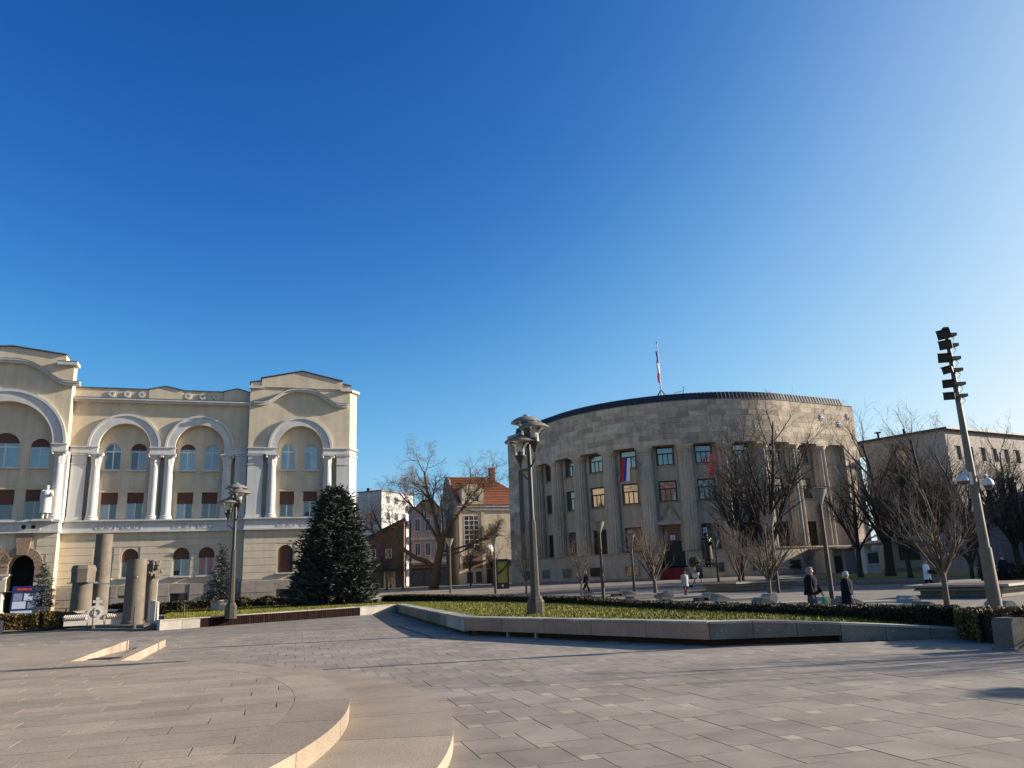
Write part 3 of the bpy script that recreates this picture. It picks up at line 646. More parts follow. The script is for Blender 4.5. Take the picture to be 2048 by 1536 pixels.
# pavilion top: stepped gable, curved cornice
pv = [(0, 16.3), (7.35, 16.3), (7.35, 16.62), (6.75, 16.74), (6.75, 16.95), (3.7, 17.62), (.75, 16.95), (.75, 16.74), (0, 16.62)]
MB().prismy(pv, YP - .003, YP + .9).build('gable_wall', 'cream', hall)
MB().prismy([(.8, 16.3), (6.7, 16.3), (6.7, 16.93), (3.7, 17.6), (.8, 16.93)], YP - .10, YP).build('gable_panel', 'cream', hall)
copingpoly([(-.08, 16.62), (.70, 16.76)], YP - .1, YP + .95); copingpoly([(.70, 16.95), (3.7, 17.625), (6.80, 16.95)], YP - .2, YP + .95); copingpoly([(6.8, 16.76), (7.45, 16.62)], YP - .1, YP + .95)
B('corner_cornice', 'trim_white', hall, (-.1, .85, YP - .28, YP + .2, 16.14, 16.32)); B('corner_cornice', 'trim_white', hall, (6.6, 7.5, YP - .28, YP + .2, 16.14, 16.32))
def swan(cx, hw, z0, rise, flat, y0, name='curved_cornice'):
    n = 26; top = []
    for i in range(n + 1):
        x = lerp(-hw, hw, i / n); a = abs(x)
        z = 0 if a > hw - flat else rise * (.5 + .5 * cos(pi * min(1, (a / (hw - flat)) ** 1.45)))
        top.append((cx + x, z0 + z))
    mb = MB()
    for (xa, za), (xb, zb) in zip(top, top[1:]):
        mb.prismy([(xa, za), (xb, zb), (xb, zb + .16), (xa, za + .16)], y0 - .30, y0); mb.prismy([(xa, za + .16), (xb, zb + .16), (xb, zb + .26), (xa, za + .26)], y0 - .42, y0)
    mb.build(name, 'trim_white', hall)
    copingpoly([(x, z + .262) for x, z in top], y0 - .44, y0, t=.02)
swan(3.7, 3.42, 14.86, 1.08, .62, YP)
# canted corner of the pavilion, full in the sun
mb = MB().prism([(7.35, YP), (7.95, YP + .75), (7.95, YP + 3), (7.35, YP + 3)], .2, 16.3); mb.build('corner_wall', 'cream', hall)
for z0, z1, o in ((5.70, 5.82, .22), (6.44, 6.56, .25), (10.42, 10.5, .05), (11.1, 11.2, .1), (11.62, 11.72, .14), (16.14, 16.32, .22), (14.0, 14.15, .0)):
    if o: MB().prism([(7.35 + o * .2, YP - o), (7.95 + o, YP + .75 - o * .4), (7.95 + o, YP + 2.9), (7.35, YP + 2.9)], z0, z1).build('corner_moulding', 'trim_white', hall)
MB().prism([(7.36, YP - .02), (7.97, YP + .74), (7.97, YP + 2.8), (7.4, YP + 2.8)], 6.56, 11.1).build('corner_pilaster', 'trim_white', hall)
MB().prism([(7.36, YP - .15), (8.08, YP + .7), (8.08, YP + 3), (7.4, YP + 3)], .2, 2.12).build('plinth', 'plinth_stone', hall)
# long sunlit side and rear body
side = MB().box(7.2, 7.9, 1.6, 31, .2, 15.6); side.box(-32, 7.2, .6, 31, .2, 14.6); side.build('rear_wall', 'cream', hall)
MB().prism([(-32, .4), (7.9, .4), (7.9, 31), (-32, 31)], 14.62, 14.9).build('roof', 'zinc', hall)
for k in range(8):
    for z0, z1 in ((2.7, 4.6), (6.7, 8.6), (10.1, 12)):
        B('window', 'pane_dark', hall, (7.86, 7.93, 3.2 + k * 3.4, 4.4 + k * 3.4, z0, z1))

# central block at the left edge of the frame
XR = -11.75
P = [(-24, ZS)] + [(-15.45 + 2.85 * cos(pi - pi * i / 26), ZS + 2.85 * sin(pi - pi * i / 26)) for i in range(27)] + [(XR, ZS), (XR, 17.2), (-24, 17.2)]
MB().prismy(P, YR, YR + 1.05).build('wall', 'cream', hall)
MB().ring(-15.45, ZS, 2.84, 3.5, 0, pi, YR - .12, YR + .02, 40).ring(-15.45, ZS, 3.5, 3.68, 0, pi, YR - .2, YR + .02, 40).build('arch_moulding', 'trim_white', hall)
yi = YR + .45
cw = [(-15.5, 1.75, 12.45, .30, .44), (-13.4, 1.15, 12.1, .28, .42), (-17.6, 1.15, 12.1, .28, .42)]
MB().prismy(rect(-22, XR - .02, 6.45, 14.6), yi, yi + .28, [h for c, w, zt, *_ in cw for h in (arch(c, 10.1, w, zt - w / 2), rect(c - w / 2, c + w / 2, 6.62, 8.6))]).build('wall', 'cream', hall)
for c, w, zt, s1, s2 in cw:
    window(hall, c, 10.1, zt, w, yi + .13, True, s1, 'pane_sky'); window(hall, c, 6.62, 8.6, w, yi + .13, False, s2, 'pane_dark', hood=True)
    MB().prismy(rect(c - w / 2, c + w / 2, 8.85, 9.8), yi - .03, yi + .01, [rect(c - w / 2 + .09, c + w / 2 - .09, 8.94, 9.71)]).build('panel_frame', 'cream', hall)
column(-12.1, YR); column(-18.8, YR)
impost(-12.6, XR + .02, YR); impost(-21, -18.3, YR)
B('pier', 'trim_white', hall, (XR - .08, XR + .10, YR + .3, YW + .42, 6.56, 11.22))
B('string_course', 'trim_white', hall, (-24, XR + .04, YR - .16, YR + 1.0, 5.80, 6.40), (-24, XR + .10, YR - .30, YR + 1.0, 5.70, 5.80), (-24, XR + .12, YR - .36, YR + 1.0, 6.40, 6.56))
for c in (-13.45, -15.5):
    mb = MB().prismy(rect(c - .7, c + .7, 5.88, 6.32), YR - .20, YR - .155, [rect(c - .63, c + .63, 5.94, 6.26)]); mb.build('relief_panel', 'trim_white', hall)
    for s in (-.28, .28): MB().ring(c + s, 6.1, .0, .13, 0, 2 * pi, YR - .19, YR - .155, 14).build('round_vent', 'dark_void', hall)
# stepped gable of the central block with its long curved cornice
MB().prismy([(-24, 17.19), (XR, 17.19), (XR, 17.3), (-12.3, 17.42), (-12.3, 17.95), (-15.6, 18.40), (-24, 17.75)], YR - .003, YR + 1.1).build('gable_wall', 'cream', hall)
copingpoly([(-24, 17.75), (-15.6, 18.41), (-12.25, 17.96)], YR - .15, YR + 1.15)
B('corner_cornice', 'trim_white', hall, (-12.75, -11.5, YR - .42, YR + .6, 17.18, 17.42)); B('drip_edge', 'zinc', hall, (-12.75, -11.5, YR - .44, YR + .6, 17.422, 17.45))
swan(-15.6, 4.35, 15.75, 1.45, .75, YR)
# entrance arcade at street level
holes = [arch(-13.65, .5, 1.55, 3.55), arch(-15.75, .5, 1.75, 3.75), arch(-17.85, .5, 1.55, 3.55)]
MB().prismy(rect(-24, XR, 2.0, 5.75), YR, YR + 1.0, [arch(-13.65, 2.01, 1.55, 3.55), arch(-15.75, 2.01, 1.75, 3.75), arch(-17.85, 2.01, 1.55, 3.55)]).build('wall', 'cream', hall)
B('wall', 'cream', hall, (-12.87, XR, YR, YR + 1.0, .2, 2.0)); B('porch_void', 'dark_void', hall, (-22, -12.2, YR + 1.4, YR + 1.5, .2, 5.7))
B('porch_floor', 'plinth_stone', hall, (-22, -12.9, YR - .2, YR + 1.4, .2, .62))
for c, w, zs in ((-13.65, 1.55, 3.55), (-15.75, 1.75, 3.75)):
    n = 11
    for k in range(n):
        a0, a1 = pi * k / n + .012, pi * (k + 1) / n - .012
        if c > -14 and k == 5: continue
        MB().ring(c, zs, w / 2 - .02, w / 2 + .5, a0, a1, YR - .11, YR + .02, 3).build('voussoir', 'rough_stone', hall)
MB().prismy([(-13.95, 4.3), (-13.35, 4.3), (-13.15, 5.62), (-14.15, 5.62)], YR - .17, YR + .02).build('keystone', 'rough_stone', hall)
z = 3.0
for x0, x1, zz0, zz1 in ((-12.85, -12.3, 3.0, 3.55), (-15.0 + .1, -14.45, 3.0, 3.5)): B('stone_block', 'rough_stone', hall, (x0, x1, YR - .1, YR + .02, zz0, zz1))
for k in range(3): B('stone_block', 'rough_stone', hall, (-12.86, XR + .08, YR - .13, YR + 1.0, .52 + k * .54, 1.02 + k * .54))
z = 2.2
while z < 5.7:
    x0 = -12.85 if z < 3.5 else (-12.3 if z < 4.3 else -12.9)
    B('wall_course', 'cream', hall, (x0, XR, YR - .026, YR - .001, z + .015, min(z + .50, 5.70))); z += .53
for c in (-14.68, -16.8):
    pc = MB().lathe([(.36, .55), (.36, .7), (.27, .78), (.25, 1.2), (.21, 2.45), (.24, 2.5), (.2, 2.55), (.26, 2.75), (.38, 2.95), (.40, 3.0)], 16, (c, YR + .25, 0)).build('porch_column', 'marble', hall, smooth=True)
    B('capital_slab', 'marble', pc, (c - .42, c + .42, YR - .14, YR + .66, 3.0, 3.12))
    B('impost_block', 'rough_stone', hall, (c - .3, c + .3, YR - .08, YR + .8, 3.12, 3.62))
B('nameplate', 'shutter', hall, (-12.75, -12.05, YR - .06, YR - .028, 2.85, 2.98))
B('nameplate', 'plinth_stone', hall, (-12.75, -12.05, YR - .06, YR - .028, 2.62, 2.74))

# ------------------------------------------------------------------ curved stone palace (right)
pal = empty('curved_palace', (21.56, 103.64, 0), 0, 'brown stone palace with curved colonnaded front and plain ashlar attic', 'building')
F0, DF = -15.6, 13.1
PB = .55                                   # foundations reach below the pavement
def pp(f, r): return (r * sin(R(f)), -r * cos(R(f)))
def arcblk(mb, f0, f1, r0, r1, z0, z1):
    n = max(1, int(abs(f1 - f0) / 2.2)); A = [pp(lerp(f0, f1, i / n), r1) for i in range(n + 1)] + [pp(lerp(f1, f0, i / n), r0) for i in range(n + 1)]
    mb.prism(A, z0, z1); return mb
FL, FR = F0 - 46, F0 + 46                  # the curved middle; straight wings carry on from there
ax = Vector(pp(F0, 1)); refl = lambda p: tuple(2 * (Vector(p).dot(ax)) * ax - Vector(p))
RF_ = 19.5
wR0, wR1 = pp(FR, RF_), (18.95, -12.1); wL0, wL1 = refl(wR0), refl(wR1)
def lenw(a, b): return math.hypot(b[0] - a[0], b[1] - a[1])
LL = lenw(wL1, wL0); LA = RF_ * R(FR - FL); LTOT = 2 * LL + LA; SM = LTOT / 2
def path_at(s):                            # point on the front line and the turn of the wall there
    if s < LL: return (lerp(wL1[0], wL0[0], s / LL), lerp(wL1[1], wL0[1], s / LL)), math.atan2(wL0[1] - wL1[1], wL0[0] - wL1[0])
    if s <= LL + LA: f = FL + math.degrees((s - LL) / RF_); return pp(f, RF_), R(f)
    t = (s - LL - LA) / LL; return (lerp(wR0[0], wR1[0], t), lerp(wR0[1], wR1[1], t)), math.atan2(wR1[1] - wR0[1], wR1[0] - wR0[0])
def fp_(s, o): (x, y), a = path_at(s); return (x + sin(a) * o, y - cos(a) * o)
def stops(s0, s1):
    q = [s0] + [v for v in (LL, LL + LA) if s0 < v < s1] + [s1]; out = []
    for a, b in zip(q, q[1:]):
        n = max(1, int((b - a) / .75)) if LL - .01 < a < LL + LA else 1
        out += [lerp(a, b, i / n) for i in range(n)]
    return out + [s1]
def pathblk(mb, s0, s1, o0, o1, z0, z1):
    S_ = stops(s0, s1); mb.prism([fp_(s, o1) for s in S_] + [fp_(s, o0) for s in reversed(S_)], z0, z1); return mb
DG = R(4.3) * RF_                          # half the entrance gap
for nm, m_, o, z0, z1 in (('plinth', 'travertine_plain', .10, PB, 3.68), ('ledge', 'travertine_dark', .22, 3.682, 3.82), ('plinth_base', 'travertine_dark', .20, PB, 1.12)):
    mb = MB(); pathblk(mb, .0 if nm != 'plinth' else .02, SM - DG, -2.4, o, z0, z1); pathblk(mb, SM + DG, LTOT - (.0 if nm != 'plinth' else .02), -2.4, o, z0, z1); mb.build(nm, m_, pal)
# recessed wall as bays, windows between the columns
BAY = 2 * pi * 18.72 * DF / 360; WH = .97; PIER = 7.75
bays = [(LL + LA / 2 + R(k * DF) * RF_, k) for k in range(-3, 4)] + [(LL + LA + 2.14, 4), (LL + LA + 6.3, 5), (LL - 2.14, -4), (LL - 6.3, -5)]
bays.sort(); mb = MB(); prev = LL - PIER
for s, k in bays + [(LTOT - (LL - PIER) + .97, 9)]:
    e = s - WH * (RF_ / 18.0 if abs(k) < 4 else 1); pathblk(mb, prev, e, -1.5, -1.1, 3.8, 15.18)
    if k == 9: break
    f = s + (s - e)
    for z0, z1 in ((6.58, 9.1), (11.4, 13.08)): pathblk(mb, e, f, -1.48, -1.1, z0, z1)
    prev = f
mb.build('wall', 'travertine_plain', pal)
def pal_window(zh, panes_up):
    w = 1.9; t = .13
    if panes_up:
        tr = zh * .62; holes = [rect(-w / 2 + t, w / 2 - t, tr + .08, zh - t)] + [rect(-w / 2 + t + k * (w - 2 * t) / 3 + .05, -w / 2 + t + (k + 1) * (w - 2 * t) / 3 - .05, t, tr - .07) for k in range(3)]
    else: holes = [rect(-w / 2 + t, -.05, t, zh - t), rect(.05, w / 2 - t, t, zh - t)]
    wd = MB().prismy(rect(-w / 2, w / 2, 0, zh), 0, .09, holes).build('window', 'dark_iron', pal)
    for h in holes: MB().prismy(h, .04, .05, back=False).build('pane', 'pane_mirror' if panes_up else 'pane_dull', wd)
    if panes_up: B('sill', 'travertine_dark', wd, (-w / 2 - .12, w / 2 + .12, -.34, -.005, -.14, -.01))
    else:
        g = MB()
        for k in range(9): g.tube([(-w / 2 + .15 + k * .2, -.05, 0), (-w / 2 + .15 + k * .2, -.05, zh)], .015, 4)
        for k in range(6): g.box(-w / 2, w / 2, -.06, -.04, .2 + k * .46, .23 + k * .46)
        g.build('grille', 'dark_iron', wd)
    return wd
protos = [pal_window(2.7, False), pal_window(2.25, True), pal_window(2.08, True)]; used = [False] * 3
def put_window(row, x, y, rz, z):
    o = protos[row] if not used[row] else copy_tree(protos[row], pal)
    used[row] = True; o.location = (x, y, z); o.rotation_euler = (0, 0, rz); return o
for s, k in bays:
    for row, z in ((0, 3.84), (1, 9.12), (2, 13.09)):
        if row == 0 and k == 0: continue
        p = fp_(s, -1.28); put_window(row, p[0], p[1], path_at(s)[1], z)
    if k == 0: continue
    p = fp_(s, .12); a = path_at(s)[1]      # cellar window with bars
    w = MB().prismy(rect(-.85, .85, 0, 1.1), -.03, .02, [rect(-.75, .75, .08, 1.02)]).build('cellar_window', 'travertine_dark', pal, loc=(p[0], p[1], 1.38), rz=a)
    B('pane', 'pane_dull', w, (-.75, .75, -.004, .012, .08, 1.02)); g = MB()
    for j in range(8): g.tube([(-.65 + j * .186, -.016, .08), (-.65 + j * .186, -.016, 1.02)], .014, 4)
    g.build('bars', 'dark_iron', w)
# columns
for s in [LL + LA / 2 + R((k - 4.5) * DF) * RF_ for k in range(1, 9)] + [LL + LA + 4.22, LL - 4.22]:
    p = fp_(s, -.66); a = path_at(s)[1]
    c = MB().lathe([(.84, 3.82), (.84, 3.86), (.83, 6), (.80, 9), (.72, 14.6), (.74, 14.62)], 32, (0, 0, 0), flute=.13).build('column', 'travertine_pale', pal, loc=(p[0], p[1], 0), rz=a)
    cp = MB().lathe([(.76, 14.58), (.80, 14.66), (.93, 14.86), (.95, 14.96)], 28); cp.box(-.96, .96, -.76, .8, 14.96, 15.17); cp.build('capital', 'travertine_pale', c, smooth=True)
# attic: core behind, then every stone of the facing
pathblk(MB(), .09, LTOT - .09, -3.0, -.10, 15.19, 19.98).build('attic_core', 'block_joint', pal)
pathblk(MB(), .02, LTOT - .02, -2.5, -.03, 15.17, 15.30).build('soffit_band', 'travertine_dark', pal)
me = bpy.data.meshes.new('ashlar'); bb = bmesh.new(); bmesh.ops.create_cube(bb, size=1); bb.to_mesh(me); bb.free(); me.materials.append(M['travertine'])
rg = random.Random(21); NC = 8; CH = (19.98 - 15.2) / NC; brk = [LL, LL + LA]
for c in range(NC):
    s = 0; h = CH
    while s < LTOT - .05:
        l = rg.choice((1.0, 1.3, 1.6, 1.9, 2.1)); e = min(s + l, LTOT)
        for b_ in brk:
            if s < b_ - .01 < e: e = b_
        if LTOT - e < .4: e = LTOT
        (x, y), a = path_at((s + e) / 2); th = .10 + rg.uniform(-.008, .012); o_ = -.05 + rg.uniform(-.006, .006)
        link_mesh('ashlar_block', me, pal, (x + sin(a) * o_, y - cos(a) * o_, 15.2 + c * h + h / 2), a, (e - s - .014, th, h - .014)); s = e
# end piers with their facing stones
for s0, s1 in ((0, LL - PIER), (LTOT - (LL - PIER), LTOT)):
    pathblk(MB(), s0, s1, -4.5, -.03, PB, 15.17).build('pier', 'block_joint', pal)
    st = MB(); z = 3.83; a = path_at((s0 + s1) / 2)[1]
    while z < 15.1:
        s = s0
        while s < s1 - .02:
            e = min(s + rg.uniform(.8, 1.6), s1)
            if s1 - e < .35: e = s1
            st.obox(fp_((s + e) / 2, 0), e - s - .012, .08, z + .006, min(z + .6, 15.17) - .006, a); s = e
        z += .6
    st.build('pier_facing', 'travertine', pal, kind='stuff')
MB().prism([fp_(0, -.1), fp_(LL, -2.4), pp(F0, 16.4), fp_(LTOT - LL, -2.4), fp_(LTOT, -.1), (17.6, -6.5), (-15.5, 2.6)], PB, 19.9).build('rear_body', 'travertine_plain', pal)
# dark standing seam roof edge and stone coping
E0, E1 = 1.6, LTOT - 1.0
mb = MB(); S_ = stops(E0, E1)
for a, b in zip(S_, S_[1:]): mb.add([(*fp_(a, -.30), 20.0), (*fp_(b, -.30), 20.0), (*fp_(b, -.62), 20.93), (*fp_(a, -.62), 20.93)], [(0, 1, 2, 3)])
pathblk(mb, E0, E1, -4.5, -.60, 20.0, 20.93); mb.build('roof_edge', 'roof_dark', pal)
mb = MB(); s = E0
while s < E1: mb.tube([(*fp_(s, -.27), 20.02), (*fp_(s, -.59), 20.94)], .028, 4); s += .46
mb.build('roof_seams', 'roof_dark', pal)
pathblk(MB(), 0, LTOT, -.6, .06, 19.985, 20.03).build('coping', 'travertine_dark', pal)
MB().prism([fp_(0, -.1), fp_(LL, -2.4), pp(F0, 16.4), fp_(LTOT - LL, -2.4), fp_(LTOT, -.1), (17.6, -6.5), (-15.5, 2.6)], 19.91, 20.02).build('roof_deck', 'roof_dark', pal)
# entrance: lintel, relief panel, lattice gate, stair with red carpet
pe = pp(F0, 18.1); ent = MB().box(-1.75, -1.28, -.75, .2, 2.2, 6.62).box(1.28, 1.75, -.75, .2, 2.2, 6.62).box(-1.85, 1.85, -.9, .2, 6.63, 6.95).box(-1.6, 1.6, -.5, .1, 6.95, 7.1).build('portal', 'travertine_plain', pal, loc=(pe[0], pe[1], 0), rz=R(F0))
mb = MB()
for a in range(9):
    u, v = rg.uniform(-.8, .8), rg.uniform(7.4, 8.6); mb.lathe([(.02, -.2), (.14, -.05), (.16, .1), (.05, .25)], 7, (u, -.02, v), sy=.5)
mb.tube([(-.9, 0, 7.2), (-.3, -.1, 8.6), (.3, -.1, 8.5), (.9, 0, 7.25)], .09, 6); mb.build('relief', 'travertine_dark', pal, loc=pp(F0, 18.42) + (0,), rz=R(F0), smooth=True)
gate = MB(); 
for j in range(12): gate.box(-1.26 + j * .216, -1.22 + j * .216, -.05, .0, 2.2, 6.6)
for j in range(17): gate.box(-1.27, 1.27, -.06, -.055, 2.25 + j * .262, 2.29 + j * .262)
gt = gate.build('gate', 'dark_iron', pal, loc=(pe[0], pe[1], 0), rz=R(F0)); B('gate_backing', 'curtain_pink', gt, (-1.27, 1.27, .1, .12, 4.9, 6.6)); B('gate_backing', 'shop_dark', gt, (-1.27, 1.27, .1, .12, 2.2, 4.9))
B('plate', 'poster_pale', gt, (-.18, .34, -.1, -.065, 5.0, 5.5)); MB().ring(.08, 5.27, .0, .09, 0, 2 * pi, -.106, -.1, 10).build('emblem', 'banner_red', gt)
ps = pp(F0, 19.5)
stair = MB()
for j in range(7): stair.box(-1.75, 1.75, -2.6 + j * .36, 2.0, .7, 1.12 + j * .155)
st = stair.build('stair', 'travertine_dark', pal, loc=(ps[0], ps[1], 0), rz=R(F0))
cp = MB()
for j in range(7): cp.box(-1.15, 1.15, -2.625 + j * .36, -2.58 + (j + 1) * .36, .72, 1.135 + j * .155)
cp.build('red_carpet', 'carpet_red', st); B('cheek_wall', 'travertine_plain', st, (-2.3, -1.76, -2.0, .3, .7, 2.1)); B('cheek_wall', 'travertine_plain', st, (1.76, 2.3, -2.0, .3, .7, 2.1))
# things fixed to or standing on the palace
def loc_pal(f, r, z): p = pp(f, r); return (21.56 + p[0], 103.64 + p[1], z)
fp = empty('roof_flagpole', (17.25, 88.2, 20.93), 0, 'white pole on the palace roof with a limp furled flag', 'flagpole')
MB().tube([(0, 0, 0), (0, 0, 6.9)], [.09, .06], 8).build('pole', 'white_plastic', fp, smooth=True); MB().lathe([(.02, 6.88), (.12, 6.95), (.12, 7.05), (.02, 7.12)], 8).build('finial', 'gold', fp)
mb = MB()
for a in range(4): mb.tube([(cos(a * pi / 2 + .6) * 1.05, sin(a * pi / 2 + .6) * 1.05, 0), (0, 0, 1.3)], .045, 5)
mb.build('stay', 'lamp_dark', fp)
for nm, m, z0, z1, w in (('stripe', 'flag_blue', 4.4, 5.9, .10), ('stripe', 'flag_white', 3.2, 4.45, .14), ('stripe', 'flag_red', 2.1, 3.25, .12)):
    P = [(-.14 + .05 * sin(z * 4), -.05, z) for z in [lerp(z0, z1, i / 5) for i in range(6)]]; MB().tube(P, [w * (.8 + .3 * abs(sin(i * 1.7))) for i in range(6)], 7).build(nm, m, fp, smooth=True)
an = empty('roof_antenna', (20.1, 89.4, 20.93), 20, 'thin television aerial beside the flagpole on the palace roof', 'antenna')
MB().tube([(0, 0, 0), (0, 0, 1.9)], .03, 5).tube([(-.25, 0, .05), (0, 0, .5)], .02, 4).build('mast', 'lamp_dark', an); mb = MB().tube([(-1.25, 0, 1.0), (.1, 0, 1.35)], .022, 4).tube([(0, 0, 1.85), (.45, 0, 1.5)], .02, 4)
for j in range(6): x = -1.2 + j * .2; mb.tube([(x, -.25, 1.02 + j * .05), (x, .25, 1.02 + j * .05)], .01, 3)
mb.build('aerial', 'lamp_dark', an)
def cloth(stripes, w, h, wave, root, seed=0, top=None):
    n = 16; k = len(stripes)
    for j, m in enumerate(stripes):
        mb = MB()
        for i in range(n + 1):
            for c in range(4):
                u = (j + c / 3) / k; x = (u - .5) * w * (1 - .25 * (1 - i / n)) - (0.32 * w * i / n); y = wave * sin(u * 9 + seed) * (.3 + i / n); z = -h * i / n - .25 * h * u * (1 - .6 * i / n) * 0
                mb.v.append((x, y, z - (.5 - u) * .0))
        for i in range(n):
            for c in range(3): a = i * 4 + c; mb.f.append((a, a + 1, a + 5, a + 4))
        mb.build('stripe', m, root, smooth='all')
fl = empty('hanging_flag', (12.15, 84.9, 13.9), -30, 'red, blue and white flag hanging from a short pole on the palace front', 'flag')
cloth(['flag_red', 'flag_blue', 'flag_white'], 1.15, 2.5, .10, fl); MB().tube([(-.55, 0, .06), (.5, 0, .02), (1.15, 1.4, -.7)], .035, 6).build('flagpole', 'dark_iron', fl)
fl2 = empty('red_banner', (21.1, 83.35, 13.9), 0, 'narrow bright red banner hanging beside a palace window', 'banner')
cloth(['banner_red'], .42, 2.45, .12, fl2, 1); MB().tube([(-.1, 0, .03), (.15, 0, .05), (.4, 1.6, -.2)], .03, 6).build('flagpole', 'dark_iron', fl2)
for j in range(7): B('emblem', 'gold', fl2, (-.16 - j * .018, .0 - j * .018, -.2, -.17, -.35 - j * .3, -.28 - j * .3))
for lb, (u, v), w in (('topmost star ornament near the outer corner of the palace attic', (LTOT - .95, 18.75), .62), ('lowest star ornament on the sunlit palace attic', (LTOT - 2.6, 17.75), .62), ('leftmost star ornament, behind twigs, on the palace attic', (LTOT - 5.4, 18.35), .62)):
    p = fp_(u, .05); o = empty('star_ornament', (21.56 + p[0], 103.64 + p[1], v), math.degrees(path_at(u)[1]), lb, 'ornament', 'light stars on the palace wall')
    mb = MB()
    for j in range(8): an_ = j * pi / 4; mb.tube([(0, -.03, 0), (cos(an_) * w * .75, -.03, sin(an_) * w * .75)], [.05, .02], 5)
    for j in range(8):
        an_ = j * pi / 4; c = (cos(an_) * w * .45, sin(an_) * w * .45)
        for q in (-.7, .7): mb.tube([(c[0], -.03, c[1]), (c[0] + cos(an_ + q) * w * .2, -.03, c[1] + sin(an_ + q) * w * .2)], .018, 4)
    mb.build('rays', 'flag_white', o)
br = empty('flag_bracket', loc_pal(-31, 18.5, 12.85), -31, 'dark three pronged flag holder below an upper palace window', 'bracket')
MB().tube([(0, 0, .2), (-.35, -.5, -.45)], .035, 5).tube([(0, 0, .2), (.12, -.7, -.9)], .035, 5).tube([(0, 0, .2), (.7, -.5, -.3)], .035, 5).build('prongs', 'dark_iron', br)

# ------------------------------------------------------------------ other buildings
def block(name, label, c, rz, w, dpt, z0, z1, wall, roofm='zinc', group=None):
    o = empty(name, (c[0], c[1], 0), rz, label, 'building', group)
    return o
# white apartment block far behind, left of centre
ap = empty('apartment_block', (-29.6, 146.5, 0), -24, 'distant white apartment block with red stair tower', 'building')
B('wall', 'house_white', ap, (0, 5.2, 0, 11, .5, 18.2)); B('roof', 'zinc', ap, (-.2, 5.4, -.2, 11, 18.22, 18.45)); B('stair_tower', 'brick_red', ap, (-1.6, -.01, .3, 10, .5, 17.6)); B('chimney', 'roof_dark', ap, (.5, 1.1, 2, 2.8, 18.45, 19.3))
for z in (4, 7, 10, 13, 16):
    for x in (-1.35, -.65): B('window', 'pane_sky', ap, (x, x + .45, .2, .32, z, z + 1.4))
    for y in (1.5, 4.2, 7.0):
        w = B('window', 'frame_white', ap, (5.19, 5.27, y, y + 1.3, z, z + 1.5)); B('pane', 'pane_dark', w, (5.26, 5.29, y + .1, y + 1.2, z + .1, z + 1.4))
    B('balcony', 'house_white', ap, (5.21, 6.3, 8.8, 10.8, z - .9, z + .2))
# low dark roofed house with a brick gable behind the bare tree
hb = empty('gabled_house', (-21.4, 111, 0), 6, 'low brick house with a steep dark roof left of the big bare tree', 'house')
MB().prismy([(-2, .5), (5.4, .5), (5.4, 10.0), (-2, 6.6)], 0, 9).build('wall', 'brick_red', hb)
MB().prismy([(-2.6, 6.3), (5.6, 10.1), (5.6, 10.55), (-2.6, 6.75)], -.6, 9.3).build('roof', 'roof_dark', hb)
for x in (-1.6, .5, 2.6): B('shop_window', 'pane_dull', hb, (x, x + 1.6, -.06, -.01, 1.0, 3.2))
B('awning', 'shop_dark', hb, (-2, 5.4, -1.2, -.02, 3.5, 4.1)); B('shop_front', 'shop_dark', hb, (-2, 5.4, -.05, -.005, .6, 3.48))
for x in (.6, 2.8):
    w = B('window', 'frame_white', hb, (x, x + .9, -.06, -.01, 5.0, 6.3)); B('pane', 'pane_dull', w, (x + .1, x + .8, -.07, -.062, 5.1, 6.2))
# pale narrow town house in the middle
tb = empty('town_house', (-15.6, 116, 0), 10, 'grey two storey town house with stepped gable seen through the branches', 'house')
MB().prismy([(0, .5), (5.0, .5), (5.0, 11.6), (4.2, 11.8), (3.2, 13.2), (1.8, 13.2), (.8, 12.2), (0, 12.0)], 0, 10).build('wall', 'house_grey', tb); MB().prismy([(-.2, 12.0), (.8, 12.2), (1.8, 13.25), (3.2, 13.25), (4.2, 11.85), (5.1, 11.6), (5.1, 11.9), (4.3, 12.2), (3.3, 13.5), (1.7, 13.5), (.7, 12.5), (-.2, 12.3)], -.15, 8).build('roof', 'tile_red', tb)
for x in (.5, 2.0, 3.6):
    for z in (5.3, 8.8):
        w = B('window', 'frame_white', tb, (x, x + .85, -.06, -.01, z, z + 1.9)); B('pane', 'pane_dull', w, (x + .09, x + .40, -.07, -.062, z + .1, z + 1.8)); B('pane', 'pane_dull', w, (x + .45, x + .76, -.07, -.062, z + .1, z + 1.8))
B('shop_front', 'shop_dark', tb, (0, 5.0, -.12, -.01, .8, 4.0))
for x in (.3, 1.9, 3.5): B('shop_window', 'pane_dull', tb, (x, x + 1.2, -.16, -.125, 1.3, 3.3))
B('cornice', 'house_white', tb, (-.1, 5.1, -.25, -.01, 4.3, 4.6)); B('cornice', 'house_white', tb, (-.1, 5.1, -.25, -.01, 7.6, 7.85)); B('awning', 'brick_red', tb, (0, 5.0, -1.0, -.13, 3.6, 3.8))
